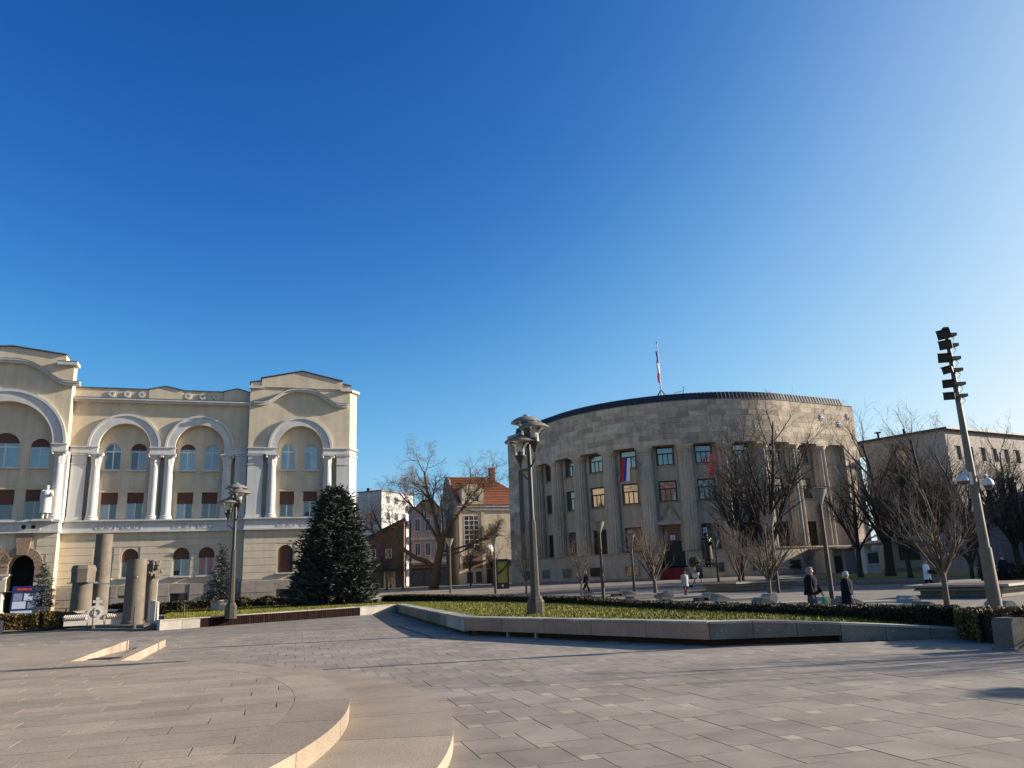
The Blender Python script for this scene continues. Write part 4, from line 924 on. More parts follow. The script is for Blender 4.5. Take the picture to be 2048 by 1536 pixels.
# orange roofed house beside the palace
oh = empty('orange_roofed_house', (-9.04, 120, 0), 20, 'cream house with orange tiled roof, dormer and tall glazed stair window', 'house')
B('wall', 'house_cream', oh, (0, 12.5, 0, 12, .5, 12.7)); B('cornice', 'house_white', oh, (-.1, 12.6, -.3, -.01, 12.0, 12.3)); B('cornice', 'house_white', oh, (-.1, 12.6, -.5, -.01, 12.45, 12.72))
MB().add([(x, y, z) for x in (-.07, .2) for y, z in ((0, .5), (12, .5), (12, 12.9), (8.6, 15.2), (7.6, 17.4), (6.2, 18.05), (4.6, 17.2), (3.4, 15.4), (0, 12.9))], [tuple(range(9)), tuple(range(17, 8, -1))] + [(i, (i + 1) % 9, (i + 1) % 9 + 9, i + 9) for i in range(9)]).build('side_gable', 'house_grey', oh)
rf = MB().add([(.2, -.6, 12.75), (13.1, -.6, 12.75), (13.1, 12.6, 12.75), (.2, 12.6, 12.75), (.2, 6, 17.9), (7.0, 6, 17.9)], [(0, 1, 5, 4), (1, 2, 5), (2, 3, 4, 5), (3, 0, 4)]).build('roof', 'tile_red', oh)
mb = MB()
for j in range(17):
    t = j / 17; y = lerp(-.62, 5.8, t); z = lerp(12.75, 17.85, t); xe = lerp(13.0, 7.1, t); mb.box(.22, xe, y, y + .42, z + .02, z + .10)
mb.build('tile_rows', 'tile_red', rf, kind='stuff'); B('chimney', 'brick_red', rf, (7.2, 8.0, 5.4, 6.3, 16.0, 19.2)); B('chimney_cap', 'tile_red', rf, (7.1, 8.1, 5.3, 6.4, 19.2, 19.4))
da = arch(2.35, 13.35, 2.0, 14.0, rz=.95)
MB().prismy([(.6, 12.75), (4.1, 12.75), (4.1, 15.2), (3.5, 15.5), (2.9, 16.0), (1.7, 16.0), (1.1, 15.5), (.6, 15.2)], -.35, 4, [da]).build('dormer', 'house_cream', oh)
w = MB().prismy(da, -.2, -.14, [rect(1.45, 1.95, 13.45, 13.95), rect(2.05, 2.65, 13.45, 13.95), rect(2.75, 3.25, 13.45, 13.95), [(1.5, 14.08), (2.28, 14.08), (2.28, 14.85), (1.8, 14.6)], [(2.42, 14.08), (3.2, 14.08), (2.9, 14.6), (2.42, 14.85)]]).build('window', 'frame_white', oh); B('pane', 'pane_dark', w, (1.4, 3.3, -.12, -.1, 13.4, 14.9))
w = MB().prismy(rect(.95, 3.25, 6.1, 11.2), -.06, .0, [rect(1.02 + i * .76, 1.70 + i * .76, 6.18 + j * .72, 6.82 + j * .72) for i in range(3) for j in range(7)]).build('stair_window', 'frame_white', oh)
for i in range(3):
    for j in range(7): B('pane', 'pane_dark', w, (1.02 + i * .76, 1.70 + i * .76, -.04, -.03, 6.18 + j * .72, 6.82 + j * .72))
B('pilaster', 'house_cream', oh, (.15, .6, -.14, -.01, .6, 12.0)); B('pilaster', 'house_cream', oh, (3.7, 4.2, -.14, -.01, .6, 12.0))
B('brick_band', 'brick_red', oh, (0, 5.4, -.12, -.01, 3.3, 5.2)); B('shop_front', 'house_cream', oh, (0, 5.2, -.2, -.01, .7, 3.28)); B('awning', 'shop_dark', oh, (1.4, 4.2, -1.1, -.13, 4.3, 4.5))
for x in (1.2, 2.6): B('shop_window', 'pane_dull', oh, (x, x + .9, -.24, -.205, 1.2, 2.8))
B('shop_door', 'shop_dark', oh, (4.3, 5.2, -.26, -.21, .8, 3.2)); B('annex', 'shop_dark', oh, (5.6, 12.4, -3.4, -.02, .6, 4.2)); B('annex_roof', 'roof_dark', oh, (5.4, 12.6, -3.8, -.02, 4.22, 4.4))
sdo = MB().lathe([(.6, 0), (.5, .08), (.3, .14), (.02, .18)], 16).build('satellite_dish', 'white_plastic', oh, loc=(5.0, -.5, 6.2)); sdo.rotation_euler = (R(70), 0, R(20))

# pale modern office at the right edge
ob = empty('modern_office', (51.9, 93.2, 0), 0, 'pale stone office block with flat roof at the right edge', 'building')
cL, cR = (-6.2, 8.4), (14.9, 8.3)      # corner at the origin, left face and right face
def face(p, q, zt, wins, left):
    d = Vector((q[0] - p[0], q[1] - p[1])); L_ = d.length; a = math.atan2(d.y, d.x); f = empty('facade', (p[0], p[1], 0), math.degrees(a)); f.parent = ob
    MB().prismy(rect(0, L_, .5, zt), 0, .4, [rect(*w) for w in wins]).build('wall', 'block_pale', f)
    for w in wins: 
        B('window', 'pane_sky', f, (w[0], w[1], .25, .3, w[2], w[3]))
    return f
LF = face(cL, (0, 0), 17.0, [(3.9, 5.4, 13.6, 15.4), (3.9, 5.4, 8.6, 10.4)], True)
RF = face((0, 0), (15.5, 8.6), 17.0, [(1.4 + k * 2.5, 2.7 + k * 2.5, 13.5, 15.2) for k in range(6)] + [(3.8 + k * 2.5, 5.2 + k * 2.5, 5.5, 11.6) for k in range(4)], False)
MB().prism([cL, (0, 0), (15.5, 8.6), (10, 22), (-12, 20)], 16.9, 17.1).build('roof_slab', 'block_pale', ob); MB().prism([(cL[0] - .5, cL[1]), (0, -.6), (16.2, 8.4), (10, 22), (-12, 20)], 17.1, 17.35).build('roof_edge', 'roof_dark', ob)
B('roof_vent', 'roof_dark', ob, (-4.5, -4.3, 7.6, 7.8, 17.35, 18.2)); B('vent_cap', 'zinc', ob, (-4.7, -4.1, 7.4, 8.0, 18.2, 18.35)); B('roof_vent', 'roof_dark', ob, (-2.4, -2.2, 5, 5.2, 17.35, 18.2))
MB().prism([(-6, 8.6), (-2, 4), (0, 8), (-4, 12)], 1, 16.9).build('core_wall', 'block_pale', ob)
# low annex and guard house between palace and office
an2 = empty('palace_annex', (32.6, 82.8, 0), 16, 'low pale blue annex beside the sunny end of the palace', 'building')
B('wall', 'annex_blue', an2, (1.2, 5.6, 0, 6, .6, 3.3)); B('wall', 'travertine_plain', an2, (.2, 1.19, .5, 6, .6, 3.3)); B('roof', 'travertine_dark', an2, (.0, 5.8, -.4, 6, 3.32, 3.5)); B('gate', 'lamp_dark', an2, (.3, 1.1, .42, .49, .8, 2.6)); B('air_unit', 'white_plastic', an2, (4.3, 5.2, -.35, -.02, 2.5, 3.2))
gh = empty('guard_house', (36.8, 79.5, 0), 8, 'small cream guard house with white window under the bare trees', 'building')
B('wall', 'house_cream', gh, (0, 5.0, 0, 5, .5, 3.7)); B('roof', 'house_white', gh, (-.4, 5.4, -.5, 5.4, 3.72, 3.95)); B('base', 'plinth_stone', gh, (-.05, 5.05, -.06, 5, .5, 1.2))
w = MB().prismy(rect(1.0, 3.2, 1.9, 3.3), -.06, 0, [rect(1.08, 2.05, 1.98, 3.22), rect(2.15, 3.12, 1.98, 3.22)]).build('window', 'lamp_dark', gh); B('pane', 'pane_dark', w, (1.08, 2.05, -.03, -.02, 1.98, 3.22)); B('pane', 'pane_dark', w, (2.15, 3.12, -.03, -.02, 1.98, 3.22))
gb2 = empty('sentry_box', (34.3, 78.0, 0), 12, 'white sentry box with a dark window beside the guard house', 'booth')
B('cabin', 'house_white', gb2, (-.7, .9, 0, 1.5, .6, 3.4)); B('window', 'pane_dark', gb2, (-.5, .7, -.05, -.005, 1.7, 2.7)); MB().prismy(rect(-.62, .82, 1.55, 2.82), -.07, -.006, [rect(-.5, .7, 1.7, 2.7)]).build('frame', 'frame_white', gb2); B('roof', 'lamp_dark', gb2, (-.9, 1.1, -.2, 1.7, 3.41, 3.55)); B('air_unit', 'white_plastic', gb2, (.0, .8, -.3, -.02, 2.85, 3.38))
sr = empty('street_row', (72, 78, 0), 62, 'grey row of town buildings beyond the office block', 'building'); B('wall', 'house_grey', sr, (-26, 26, 0, 10, .5, 12)); B('roof', 'tile_red', sr, (-26.4, 26.4, -.5, 10, 12.02, 13))
for k in range(12):
    for z in (2, 5.5, 8.6): B('window', 'pane_dark', sr, (-24 + k * 4.1, -22.6 + k * 4.1, -.05, -.01, z, z + 1.7))
# the building across the square that the palace windows mirror
rb = empty('square_building', (-43, -46, 0), 155, 'brick building on the far side of the square behind the camera', 'building')
B('wall', 'brick_red', rb, (-12, 12, 0, 10, 0, 26)); B('roof', 'tile_red', rb, (-12.5, 12.5, -.4, 10, 26.02, 28))
for k in range(6):
    for z in (2, 6, 10.5, 15, 19, 22.6): B('window', 'pane_dark', rb, (-10.5 + k * 3.6, -9 + k * 3.6, -.05, -.01, z, z + 2.2))

# ------------------------------------------------------------------ trees
UP = Vector((0, 0, 1)); TWIG = [.012]
def grow(mb, rg, p, d, L_, r, lev, spec, tw=None):
    """one branch and, recursively, its side branches; spec[lev] = (kids, angle, length ratio, wiggle, lift, first kid at)"""
    kids, ang, ratio, wig, lift, first = spec[lev]
    n = (7, 5, 4, 3, 2, 2)[min(lev, 5)]; sides = (9, 6, 4, 3, 3, 3)[min(lev, 5)]
    pts = [p.copy()]; rad = [r]; q = p.copy(); dd = d.normalized(); dirs = [dd.copy()]
    for i in range(n):
        dd = (dd + Vector((rg.gauss(0, wig), rg.gauss(0, wig), rg.gauss(0, wig))) + UP * lift).normalized()
        q = q + dd * (L_ / n); pts.append(q.copy()); dirs.append(dd.copy()); rad.append(max(TWIG[0], r * (1 - .72 * (i + 1) / n)))
    (mb if lev < 3 or tw is None else tw).tube(pts, rad, sides, cap=False)
    if lev + 1 >= len(spec): return
    for k in range(kids):
        t = lerp(first, 1.0, (k + rg.uniform(.2, .9)) / kids); f = min(t * n, n - .001); i = int(f); c = pts[i].lerp(pts[i + 1], f - i); base = dirs[i + 1]
        ax_ = base.cross(Vector((rg.gauss(0, 1), rg.gauss(0, 1), rg.gauss(0, 1)))).normalized()
        nd = Matrix.Rotation(R(ang * rg.uniform(.65, 1.3)), 3, ax_) @ base
        rr = lerp(rad[i], rad[i + 1], f - i) * rg.uniform(.5, .72)
        grow(mb, rg, c, nd, L_ * ratio * rg.uniform(.7, 1.25) * (1.15 - .35 * t), rr, lev + 1, spec, tw)
def bare_tree(label, x, y, stems, spec, seed, bark='bark', name='bare_tree', group=None, flare=1.25, twig=None):
    """stems: list of (start z, dir, length, radius) limbs leaving the trunk; first entry is the trunk itself"""
    z = gz(y) - .03; rg = random.Random(seed); o = empty(name, (x, y, z), 0, label, 'tree', group)
    tr = MB(); cr = MB(); tw = MB(); TWIG[0] = .0075 if y > 60 else (.006 if y > 35 else .004)
    h, rt, lean = stems[0]; n = 6; P = [Vector((lean[0] * (i / n) ** 1.3, lean[1] * (i / n) ** 1.3, h * i / n)) for i in range(n + 1)]
    tr.tube(P, [rt * (flare if i == 0 else 1.0 - .22 * i / n) for i in range(n + 1)], 10); tr.build('trunk', bark, o, smooth='all')
    for t, d, L_, r in stems[1:]:
        i = min(int(t * n), n - 1); c = P[i].lerp(P[i + 1], t * n - i); grow(cr, rg, c, Vector(d), L_, r, 0, spec, tw)
    cr.build('limbs', bark, o, smooth='all', recalc=False); tw.build('crown', twig or bark, o, recalc=False, kind='stuff')
    return o
# big spreading tree in the middle: low fork, one limb to the left, ball like heads of twigs
SP_BIG = [(8, 38, .42, .12, .05, .42), (7, 44, .52, .17, .03, .25), (6, 48, .56, .2, .02, .2), (5, 50, .62, .24, .0, .2), (2, 50, .65, .25, 0, .2)]
bare_tree('big bare tree with a low forked trunk in front of the orange roofed house', -8.75, 81.7,
          [(4.6, .46, (.9, 0)), (.42, (-.85, -.1, .72), 9.0, .28), (.98, (-.25, .1, 1), 7.8, .27), (.95, (.50, -.1, .95), 8.4, .22), (.9, (-.62, .2, .9), 7.4, .19), (.80, (.95, .1, .36), 6.2, .14), (.9, (.2, -.4, .8), 5.2, .14), (.7, (1.0, -.2, .12), 5.4, .11)], SP_BIG, 5, 'bark', twig='bark_tan')
# planes in front of the palace and the row to its right
SP_UP = [(8, 33, .48, .05, .06, .12), (6, 33, .48, .08, .05, .2), (5, 36, .52, .11, .04, .2), (4, 38, .7, .15, .02, .1)]
def plane(label, x, y, H, seed, spread=.5, trunk=2.6, rt=.28, n=4, group='bare trees round the palace', bark='bark', spec=SP_UP):
    rg = random.Random(seed * 7); st = [(trunk, rt, (rg.uniform(-.15, .15), rg.uniform(-.1, .1)))]
    st.append((.97, (rg.gauss(0, .08), rg.gauss(0, .08), 1), (H - trunk) * .80, rt * .62))
    for k in range(n):
        a = 2 * pi * (k + rg.random() * .7) / n; st.append((rg.uniform(.7, .98), (cos(a) * spread, sin(a) * spread, rg.uniform(.75, 1.0)), (H - trunk) * rg.uniform(.5, .72), rt * .45))
    return bare_tree(label, x, y, st, spec, seed, bark, group=group, twig='bark_mid')
plane('tall bare tree left of the pair before the palace', 18.4, 67.0, 13.2, 31, .46, 3.2, .28, 6)
plane('tallest bare tree, thick trunk, before the sunny end of the palace', 20.9, 66.2, 16.6, 32, .40, 3.0, .36, 6)
plane('bare tree with slim trunk nearest the corner of the palace', 29.58, 69.95, 12.2, 33, .5, 2.6, .24, 5)
plane('thick trunked bare tree beside the white sentry box', 32.3, 70.2, 14.2, 34, .45, 3.0, .42, 5)
plane('slim bare tree in front of the guard house', 32.2, 66.5, 9.6, 35, .55, 2.2, .2, 5)
plane('bare tree leaning to the left behind the woman in white', 36.6, 70.5, 14.4, 36, .5, 3.0, .36, 6)
plane('dense bare tree behind the large stone basin', 36.0, 62.5, 12.0, 37, .55, 2.6, .3, 6)
plane('bare tree just left of the floodlight mast', 30.2, 54.0, 7.0, 38, .6, 1.4, .15, 6)
plane('bare tree right of the floodlight mast, before the office', 41.0, 66.0, 12.2, 39, .5, 2.4, .3, 6)
plane('tall bare tree in front of the office corner', 39.5, 76.0, 14.6, 40, .48, 3.4, .36, 6)
plane('bare tree at the right edge of the view', 45.5, 72.0, 9.6, 46, .55, 2.4, .3, 6)
# young trees in the paving: many thin upright shoots
SP_SAP = [(7, 28, .55, .07, .07, .10), (4, 34, .55, .1, .05, .2), (2, 36, .6, .14, .04, .3)]
def sapling(label, x, y, H, seed, spread=.5, trunk=.9, rt=.09, n=6, bark='bark_pale', spec=SP_SAP):
    rg = random.Random(seed); st = [(trunk, rt, (rg.uniform(-.05, .05), 0))]
    for k in range(n):
        a = 2 * pi * (k + rg.random() * .6) / n; st.append((rg.uniform(.82, .99), (cos(a) * spread, sin(a) * spread, rg.uniform(.7, 1.1)), (H - trunk) * rg.uniform(.65, .95), rt * .5))
    st.append((.98, (.03, 0, 1), (H - trunk) * .95, rt * .6))
    return bare_tree(label, x, y, st, spec, seed, bark, name='young_tree', group='young trees planted in the paving', flare=1.1)
sapling('pale young tree with wide vase shaped shoots before the entrance', 8.66, 51.7, 4.3, 51, .62, 1.1, .14, 8)
sapling('slight young tree beside the walking man in black', 4.0, 53.0, 3.5, 52, .4, 1.1, .07, 5)
sapling('thin young tree behind the central lamp post', .5, 65.2, 4.0, 53, .35, .9, .09, 5)
sapling('young tree with long spreading shoots left of the couple', 13.31, 43.25, 4.2, 54, .75, 1.0, .12, 7)
sapling('young tree on the stone basin under the tall trees', 15.2, 55.5, 4.6, 55, .55, .9, .1, 6)
sapling('brushy young tree in front of the woman in white, near the hedge', 15.1, 28.85, 4.4, 56, .55, 1.25, .11, 9, 'bark_pale', SP_SAP)
sapling('spindly young tree before the palace annex', 26.5, 73.5, 3.8, 57, .4, .8, .06, 5)
# street trees far behind the big bare tree
for k, (x, y, H) in enumerate(((-16.8, 88, 5.0), (-14.2, 86, 5.6), (-12.2, 84, 4.8), (-3.0, 90, 5.2), (-5.6, 92, 5.5))):
    plane(('small bare street tree %s' % ('nearest the spruce', 'second from the spruce', 'close left of the big bare tree', 'before the glazed stair window', 'right behind the big forked trunk')[k]), x, y, H, 60 + k, .5, 2.0, .1, 4, 'small street trees along the shops', spec=SP_SAP)
# off the picture to the right: its crown throws the soft shadow on the paving
plane('bare tree beyond the right edge of the picture', 21.5, 16.3, 7.6, 71, .55, 2.6, .2, 6, None)

def spruce(name, label, x, y, z, H, Rb, seed, tufts, size, mshape=.85):
    rg = random.Random(seed); o = empty(name, (x, y, z), 0, label, 'tree'); MB().tube([(0, 0, 0), (0, 0, H * .97)], [.03 * H * .75, .01], 7).build('trunk', 'bark', o)
    br = MB(); lf = MB()
    leaders = [(0, 0, H, Rb, 1.0)] + ([(Rb * .42, -Rb * .1, H * .72, Rb * .62, .3), (-Rb * .4, Rb * .1, H * .55, Rb * .62, .25)] if H > 5 else [])
    for lx, ly, LH, LR, share in leaders:
        nb = int(tufts / 26 * share); p1, p2 = rg.uniform(0, 6), rg.uniform(0, 6)
        for b in range(nb):
            t = (b + rg.random()) / nb; t = t ** 1.2 * .985; zz = LH * (.015 + t * .97); a = b * 2.39996 + rg.gauss(0, .3)
            rad = LR * (1 - t) ** mshape * min(1, .76 + 1.1 * t) * rg.uniform(.62, 1.08) * (1.2 if rg.random() < .08 else 1) * (1 + .13 * sin(3 * a + p1 + 4 * t) + .10 * sin(5 * a + p2 - 9 * t)) + .004 * H
            droop = rg.uniform(-.22, .12) - .10 * (1 - t); tip = Vector((lx + cos(a) * rad, ly + sin(a) * rad, max(.05, zz + rad * droop + .10 * rad)))
            root = Vector((lx, ly, zz)); mid = root.lerp(tip, .5) - UP * (.05 * rad); br.tube([root, mid, tip], [.03 + .01 * rad, .02, .006], 3, cap=False)
            m = int(12 + 18 * (1 - t))
            for k in range(m):
                s = 1 - rg.random() ** 1.6 * .75; c = (root.lerp(mid, s * 2) if s < .5 else mid.lerp(tip, s * 2 - 1)); wd = rad * .26 * (1.1 - s) + size
                c = c + Vector((rg.gauss(0, wd * .6), rg.gauss(0, wd * .6), rg.gauss(0, size * .7)))
                out = Vector((cos(a + rg.gauss(0, .8)), sin(a + rg.gauss(0, .8)), rg.uniform(-.3, .65))).normalized(); L2 = size * rg.uniform(.8, 1.9); sd2 = out.cross(UP).normalized() * L2 * .17; up2 = sd2.cross(out).normalized() * L2 * .15
                e = c + out * L2
                for w in (sd2, up2): lf.add([tuple(c - w), tuple(c + w), tuple(e + w * .25), tuple(e - w * .25)], [(0, 1, 2, 3)])
    br.build('branches', 'bark', o, recalc=False, kind='stuff'); lf.build('needles', 'spruce_leaf', o, recalc=False, kind='stuff')
    return o
spruce('spruce_tree', 'large dark blue green spruce on the lawn before the yellow hall', -11.5, 49.6, .42, 7.3, 2.55, 81, 34000, .19, .52)
sp2 = spruce('potted_spruce', 'small spruce in a pale pot beside the left lamp post', -17.35, 46.6, 1.05, 3.0, 1.0, 82, 1500, .12)
MB().lathe([(.40, -.75), (.46, -.70), (.52, -.1), (.56, -.08), (.56, 0), (.45, 0), (.45, -.06)], 20).build('pot', 'pot', sp2, smooth=True)
sp3 = spruce('potted_spruce', 'small spruce in a pot left of the ruined columns', -28.3, 47.6, 1.05, 2.5, .8, 83, 1100, .11)
MB().lathe([(.34, -.75), (.40, -.70), (.46, -.1), (.5, -.08), (.5, 0), (.4, 0), (.4, -.06)], 20).build('pot', 'pot', sp3, smooth=True)
hedge('tall dark evergreen screen at the right edge behind the man', [(36.5, 56), (41, 54), (46, 52)], 2.4, 0, 3.7, 34000, 'hedge_leaf', (.03, .06), seed=91, wob=.45, name='evergreen_screen')
hedge('loose brownish shrub row below the evergreen screen', [(30.5, 53.2), (35, 52.6), (40, 51.5)], 1.2, 0, 1.1, 12000, 'hedge_leaf', (.025, .05), seed=92, wob=.25, name='shrub_row')
# grass verges under the trees on the right
mb = MB().prism([(24, 71), (33, 66), (44, 60), (50, 66), (40, 76), (31, 77)], 0, [gz(71) + .02, gz(66) + .02, gz(60) + .02, gz(66) + .02, gz(76) + .02, gz(77) + .02]); mb.build('verge', 'grass', kind='structure')
mb = MB().prism([(18.5, 60.5), (27, 56.5), (33, 53), (34, 56), (28, 60), (20, 64)], 0, [gz(60.5) + .02, gz(56.5) + .02, gz(53) + .02, gz(56) + .02, gz(60) + .02, gz(64) + .02]); mb.build('tree_bed', 'leaf_litter', kind='structure')

# ------------------------------------------------------------------ street lamps and mast
def lantern(root, x, y, z):
    """bell shaped lantern, cup at the bottom, saucer cap on top; z = top of the cap"""
    l = MB().lathe([(.02, -.98), (.05, -.96), (.06, -.90), (.12, -.78), (.17, -.68), (.185, -.66), (.185, -.63), (.15, -.62)], 18, (x, y, z)).build('lantern', 'lamp_dark', root, smooth=True)
    MB().lathe([(.12, -.62), (.12, -.52), (.10, -.50), (.02, -.49)], 14, (x, y, z)).build('lamp_holder', 'lamp_dark', l, smooth=True)
    MB().lathe([(.105, -.50), (.125, -.46), (.125, -.36), (.09, -.30), (.02, -.29)], 14, (x, y, z)).build('bulb', 'lamp_white', l, smooth=True)
    g = MB(); pr = [(.16, -.63), (.165, -.50), (.19, -.38), (.26, -.27), (.40, -.19)]
    b = len(g.v)
    for r, zz in pr:
        for k in range(20): a = 2 * pi * k / 20; g.v.append((x + r * cos(a), y + r * sin(a), z + zz))
    for i in range(len(pr) - 1):
        for k in range(20): a = i * 20 + k; c = i * 20 + (k + 1) % 20; g.f.append((a, c, c + 20, a + 20))
    g.build('glass', 'lamp_glass', l, smooth='all')
    rb_ = MB()
    for k in range(4):
        a = k * pi / 2 + .4; rb_.tube([(x + (r + .012) * cos(a), y + (r + .012) * sin(a), z + zz) for r, zz in [(.175, -.63), (.18, -.5), (.21, -.38), (.285, -.27), (.43, -.185)]], .011, 5)
    rb_.build('ribs', 'lamp_dark', l)
    MB().lathe([(.50, -.20), (.515, -.185), (.49, -.15), (.38, -.07), (.24, -.01), (.14, .02), (.12, .022), (.11, .05), (.05, .085), (.02, .10)], 28, (x, y, z)).build('cap', 'lamp_cap', l, smooth=True)
    MB().lathe([(.48, -.202), (.3, -.14), (.1, -.12)], 24, (x, y, z)).build('reflector', 'lamp_white', l, smooth=True)
    return l
def cluster_lamp(x, y, z, label, rz=0, H=6.35):
    o = empty('cluster_lamp', (x, y, z), rz, label, 'street lamp', 'three headed lamp posts')
    b = MB().lathe([(.27, -.1), (.27, .40), (.25, .46), (.22, .48), (.20, .58), (.17, .60)], 8).build('base', 'lamp_metal', o)
    MB().lathe([(.145, .6), (.115, 2.86), (.105, 2.9), (.085, 2.93)], 8).build('lower_pole', 'lamp_metal', o); MB().lathe([(.085, 2.93), (.07, 5.0), (.05, H - 1.0), (.045, H - .7)], 12).build('upper_pole', 'lamp_metal', o, smooth=True)
    for k, (a, zt) in enumerate(((R(-52), H - .30), (R(196), H - .72), (R(100), H))):
        dx, dy = cos(a) * .30, sin(a) * .30
        lantern(o, dx, dy, zt)
        MB().tube([(cos(a) * .06, sin(a) * .06, zt - 1.42), (dx * .6, dy * .6, zt - 1.30), (dx, dy, zt - 1.18), (dx, dy, zt - .97)], [.028, .025, .024, .022], 7).tube([(dx, dy, zt - 1.5), (dx, dy, zt - 1.18)], [.012, .022], 6).build('arm', 'lamp_dark', o)
    return o
cluster_lamp(.47, 25.3, .47, 'three headed lamp post on the lawn in front of the palace')
cluster_lamp(-13.15, 36.7, .43, 'three headed lamp post on the lawn in front of the yellow hall', 10, 6.0)
cluster_lamp(24.5, 13.25, -.03, 'three headed lamp post beyond the right edge of the picture', 40)
mast = empty('floodlight_mast', (11.0, 18.9, 0), 0, 'tall tapering mast with six floodlights and two dome cameras', 'mast')
MB().lathe([(.30, -.05), (.30, .06), (.155, .07), (.135, 1.88), (.11, 1.90), (.092, 3.6), (.066, 5.4), (.045, 7.1)], 20).build('pole', 'mast', mast, smooth=True)
B('top_box', 'lamp_dark', mast, (-.06, .06, -.06, .06, 7.1, 7.34))
for k, (z, s, a, sd_) in enumerate(((7.13, 1.05, 200, -.05), (6.86, 1.0, 196, -.04), (6.52, 1.05, 205, -.14), (6.22, .8, 190, -.1), (5.86, .9, 212, -.2), (5.56, .85, 196, -.18))):
    f = MB(); w, h, dpt = .30 * s, .20 * s, .22 * s
    f.add([(-w / 2, -dpt, -h / 2), (w / 2, -dpt, -h / 2), (w / 2, -dpt, h / 2), (-w / 2, -dpt, h / 2), (-w * .36, 0, -h * .36), (w * .36, 0, -h * .36), (w * .36, 0, h * .36), (-w * .36, 0, h * .36)], [(0, 1, 2, 3), (4, 7, 6, 5), (0, 4, 5, 1), (1, 5, 6, 2), (2, 6, 7, 3), (3, 7, 4, 0)])
    f.add([(-w / 2, -dpt, h / 2), (w / 2, -dpt, h / 2), (w / 2, -dpt - .1, h / 2 + .03), (-w / 2, -dpt - .1, h / 2 + .03)], [(0, 1, 2, 3)])
    o = f.build('floodlight', 'black_plastic', mast, loc=(sd_, -.05, z)); o.rotation_euler = (R(12), R(-4 + 5 * (k % 3)), R(a - 240))
    B('bracket', 'mast', mast, (sd_ * .4 - .05, .20, -.12, .06, z - .035, z + .035)); B('control_gear', 'lamp_cap', o, (-w * .3, w * .3, .005, .10, -h * .28, h * .28))
    MB().tube([(.08, -.02, z - .02), (.14, -.06, z - .12), (.06, -.05, z - .22)], .008, 5).build('cable', 'black_plastic', mast)
for sx, z in ((-.27, 3.52), (.30, 3.40)):
    c = MB().lathe([(.02, .12), (.07, .1), (.12, .04), (.135, -.03), (.135, -.06), (.11, -.065)], 18, (sx, -.08, z)).build('dome_camera', 'white_plastic', mast, smooth=True)
    MB().lathe([(.108, -.066), (.10, -.11), (.07, -.15), (.02, -.165)], 16, (sx, -.08, z)).build('dome', 'pane_dark', c, smooth=True)
    MB().tube([(0, 0, z + .06), (sx * .5, -.04, z + .20), (sx, -.08, z + .18), (sx, -.08, z + .1)], .022, 7).build('camera_arm', 'white_plastic', mast, smooth='all')
B('junction_box', 'white_plastic', mast, (-.17, -.10, -.18, -.06, 3.36, 3.66))
def funnel_lamp(x, y, label, H=4.85):
    o = empty('funnel_lamp', (x, y, gz(y) - .03), 0, label, 'street lamp', 'funnel topped lamps on the square')
    MB().lathe([(.11, 0), (.105, 1.2), (.085, H - .75), (.10, H - .74), (.10, H - .70), (.03, H - .69)], 12).build('pole', 'lamp_dark', o, smooth=True)
    h = MB(); 
    pr = [(.11, H - .70), (.18, H - .5), (.36, H - .06), (.37, H - .03)]
    h.lathe(pr, 16); h.build('diffuser', 'lamp_cap', o, smooth=True); MB().lathe([(.385, H - .03), (.39, H), (.2, H + .05), (.02, H + .06)], 18).build('lid', 'lamp_metal', o, smooth=True)
    return o
for x, y, H, lb in ((5.32, 51.8, 4.85, 'funnel topped lamp left of the vase shaped young tree'), (8.69, 61.45, 4.3, 'funnel topped lamp partly hidden behind the vase shaped young tree'), (13.48, 35.1, 4.95, 'nearest funnel topped lamp, right beside the walking couple'),
                    (15.91, 49.9, 4.7, 'funnel topped lamp in front of the thick trunked tree'), (17.5, 71.0, 3.7, 'small pole lamp close to the bronze statue'), (-2.03, 66.55, 4.6, 'funnel topped lamp beside the advertising display'), (-6.21, 71.95, 4.75, 'funnel topped lamp just right of the big forked trunk')):
    funnel_lamp(x, y, lb, H)

# ------------------------------------------------------------------ square furniture
def seat(x, y, rz, label, L_=2.6, wedge=True):
    o = empty('stone_lounger', (x, y, gz(y) - .03), rz, label, 'bench', 'stone loungers behind the hedge')
    B('slab', 'bench_stone', o, (-L_ / 2, L_ / 2, -.42, .42, .16, .27)); B('foot', 'granite_grey', o, (-L_ / 2 + .2, -L_ / 2 + .5, -.36, .36, 0, .16)); B('foot', 'granite_grey', o, (L_ / 2 - .5, L_ / 2 - .2, -.36, .36, 0, .16))
    MB().tube([(L_ / 2 + .24, -.42, .2), (L_ / 2 + .24, .42, .2)], .22, 16).build('roller', 'bench_stone', o, smooth=True)
    if wedge: MB().add([(-L_ / 2, -.4, .272), (-L_ / 2 + .7, -.4, .272), (-L_ / 2 + .1, -.4, .5), (-L_ / 2, .4, .272), (-L_ / 2 + .7, .4, .272), (-L_ / 2 + .1, .4, .5)], [(0, 1, 2), (3, 5, 4), (0, 3, 4, 1), (1, 4, 5, 2), (2, 5, 3, 0)]).build('headrest', 'granite_grey', o)
for k, (x, y, rz, lb) in enumerate(((5.4, 54.2, 12, 'farthest stone lounger beside the slight young tree'), (7.6, 49.6, 12, 'stone lounger at the foot of the vase shaped young tree'), (8.6, 43.2, 12, 'stone lounger in front of the woman in the grey coat'), (10.3, 38.2, 12, 'stone lounger midway between the grey coated woman and the couple'),
                                    (10.6, 32.4, 12, 'stone lounger just behind the man with the green bag'), (13.2, 30.6, 12, 'stone lounger right behind the woman in the dark coat'), (12.1, 28.2, 12, 'stone lounger beside the brushy young tree'), (13.2, 24.7, 12, 'nearest stone lounger left of the mast'))):
    seat(x, y, rz, lb)
